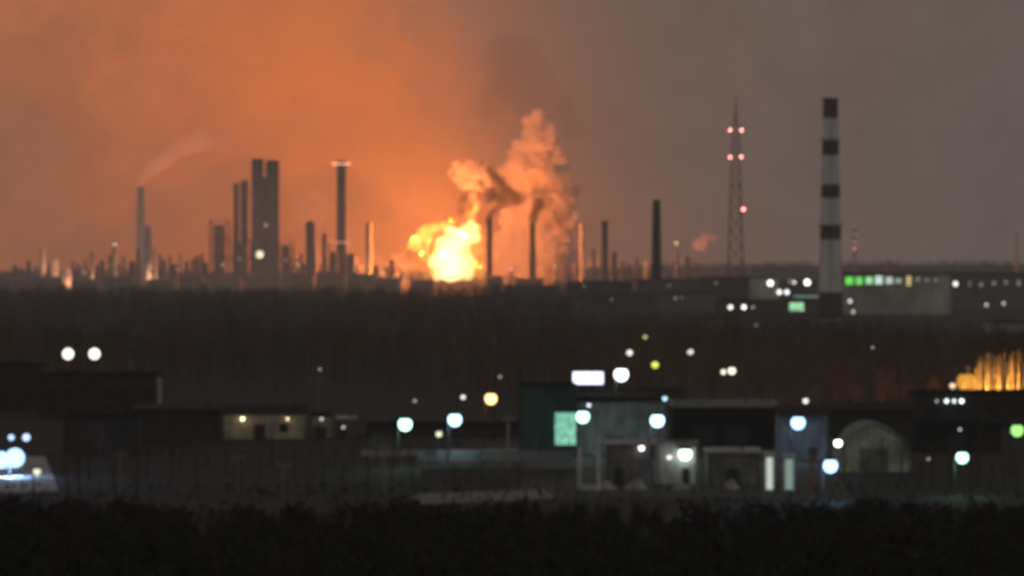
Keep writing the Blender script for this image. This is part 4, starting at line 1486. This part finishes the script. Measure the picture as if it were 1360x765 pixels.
BK = [tree_kind(9, 26, 16, .36, BARK, TWIG, 1.0) for _ in range(4)]
for px, py, s in ((228, 640, .8), (262, 652, .7), (300, 632, .72), (345, 640, .66), (392, 636, .7), (430, 648, .75), (470, 630, .7), (118, 640, .8), (150, 654, .7), (196, 636, .85),
                  (548, 650, .55), (604, 655, .5), (640, 640, .5), (214, 600, .9), (412, 604, .8), (476, 600, .7), (1150, 655, .6), (1196, 640, .65), (1238, 650, .7), (1300, 640, .8), (1335, 652, .8),
                  (90, 668, .7), (1120, 640, .4), (690, 650, .45), (740, 655, .4), (840, 655, .35), (240, 628, .8), (276, 622, .85), (320, 655, .6), (362, 622, .8), (376, 655, .6), (410, 660, .6), (446, 618, .8), (455, 662, .55), (488, 655, .6), (500, 622, .7), (520, 640, .6), (182, 664, .7), (134, 628, .9), (105, 655, .75), (570, 625, .5), (625, 662, .45), (1140, 664, .5), (1172, 630, .6), (1215, 662, .6), (1262, 648, .7), (1290, 664, .6), (1318, 634, .8), (1350, 660, .7),
                  (905, 560, .8), (690, 556, .9), (812, 545, 1.0), (850, 540, 1.0), (948, 540, 1.0), (1010, 536, 1.0)):
    Y = gy(py)
    x = (px - 680) * K * Y
    plant(random.choice(BK), 'bare_tree', 'dark leafless tree standing among the unlit yards', (x, Y, gzf(x, Y) - .1), s * random.uniform(.9, 1.15), random.uniform(0, 6), GT)
# birches lit by the sodium lamp
BI = [tree_kind(12, 9, 4, .13, BIRCH, mat('birch_twigs', (.20, .15, .11), vary=.4, scale=1), 1.0, 1.8) for _ in range(4)]
for px, d, s in ((1279, 0, .7), (1287, 14, .85), (1296, 4, .95), (1304, 10, 1.0), (1311, 2, 1.05), (1319, 12, 1.0), (1326, 5, 1.08), (1332, 15, 1.1), (1339, 3, 1.02), (1345, 10, 1.1), (1352, 6, 1.15), (1359, 12, 1.1),
                 (1366, 3, 1.1), (1316, 20, 1.1), (1336, 24, 1.15), (1300, 24, 1.0)):
    Y = 1001 + d * .7
    x = (px - 680) * K * Y
    plant(random.choice(BI), 'birch_tree', 'slim pale trunk glowing orange in the stand of birches by the sodium lamp', (x, Y, gzf(x, Y) - .1), s * .95, random.uniform(0, 6), 'birches lit orange at the eastern edge')
for px, rd, e_ in ((1300, .3, 30), (1322, .3, 34), (1344, .3, 34)):
    street_lamp({1300: 'low sodium lamp hidden by the roof at the western end of the birches', 1322: 'low sodium lamp hidden by the roof amid the birches',
                 1344: 'low sodium lamp hidden by the roof at the eastern end of the birches'}[px], px, 535, 12, 1.8, (1, .44, .07), e_ * 75, .4)

# black scrub in the foreground
sv = []
while len(sv) < 1900:
    Y = RNG.uniform(395, 665)
    px = RNG.uniform(-80, 1440)
    x = (px - 680) * K * Y
    sv.append((x, Y, gzf(x, Y) - .1))


def bush(rng):
    V, F = [], []
    for k in range(150):
        th, u_ = rng.uniform(0, 2 * PI), rng.random()
        rr_ = 1.5 * math.sqrt(rng.random()) * (1 - .45 * u_)
        p = np.array((rr_ * math.cos(th), rr_ * math.sin(th), .2 + 4.0 * u_ * (1 - .10 * rr_) + rng.exponential(.16)))
        a_, b_ = rng.normal(0, .15, 3), rng.normal(0, .2, 3)
        b_[2] += .35
        o = len(V)
        V += [p - a_, p + a_, p + b_]
        F.append((o, o + 1, o + 2))
    return np.array(V), np.array(F)


Ysv = np.array([p[1] for p in sv])
# kept low enough that the yards behind stay in view
lim = np.array([(H - (668 - HZ) * K * p[1]) / 4.2 for p in sv])
pxs = np.array([p[0] / (K * p[1]) + 680 for p in sv])
wob = .80 + .16 * np.sin(pxs * .011 + 1) + .14 * np.sin(pxs * .037 + Ysv * .05) + .1 * np.sin(pxs * .083)
sc_ = np.minimum(RNG.uniform(.7, 1.6, len(sv)), np.maximum(.16, lim * RNG.uniform(.55, 1.2, len(sv)) * wob))
v, f = scatter_mesh([bush(RNG) for _ in range(8)], sv, sc_, RNG.uniform(0, 6.28, len(sv)))
o = bpy.data.objects.new('thicket', np_mesh('thicket', v, f, LEAF))
COL.objects.link(o)
tag(o, 'black scrub thicket filling the foot of the picture', 'thicket', kind='stuff')

# ------------------------------------------------------------------ the hazy night air over everything
hz = MB().box(-9500, 9500, -450, 10400, -1.6, 300).build('haze', vmat('night_haze', (.97, .97, .97), 6.5e-5))
tag(hz, kind='stuff')
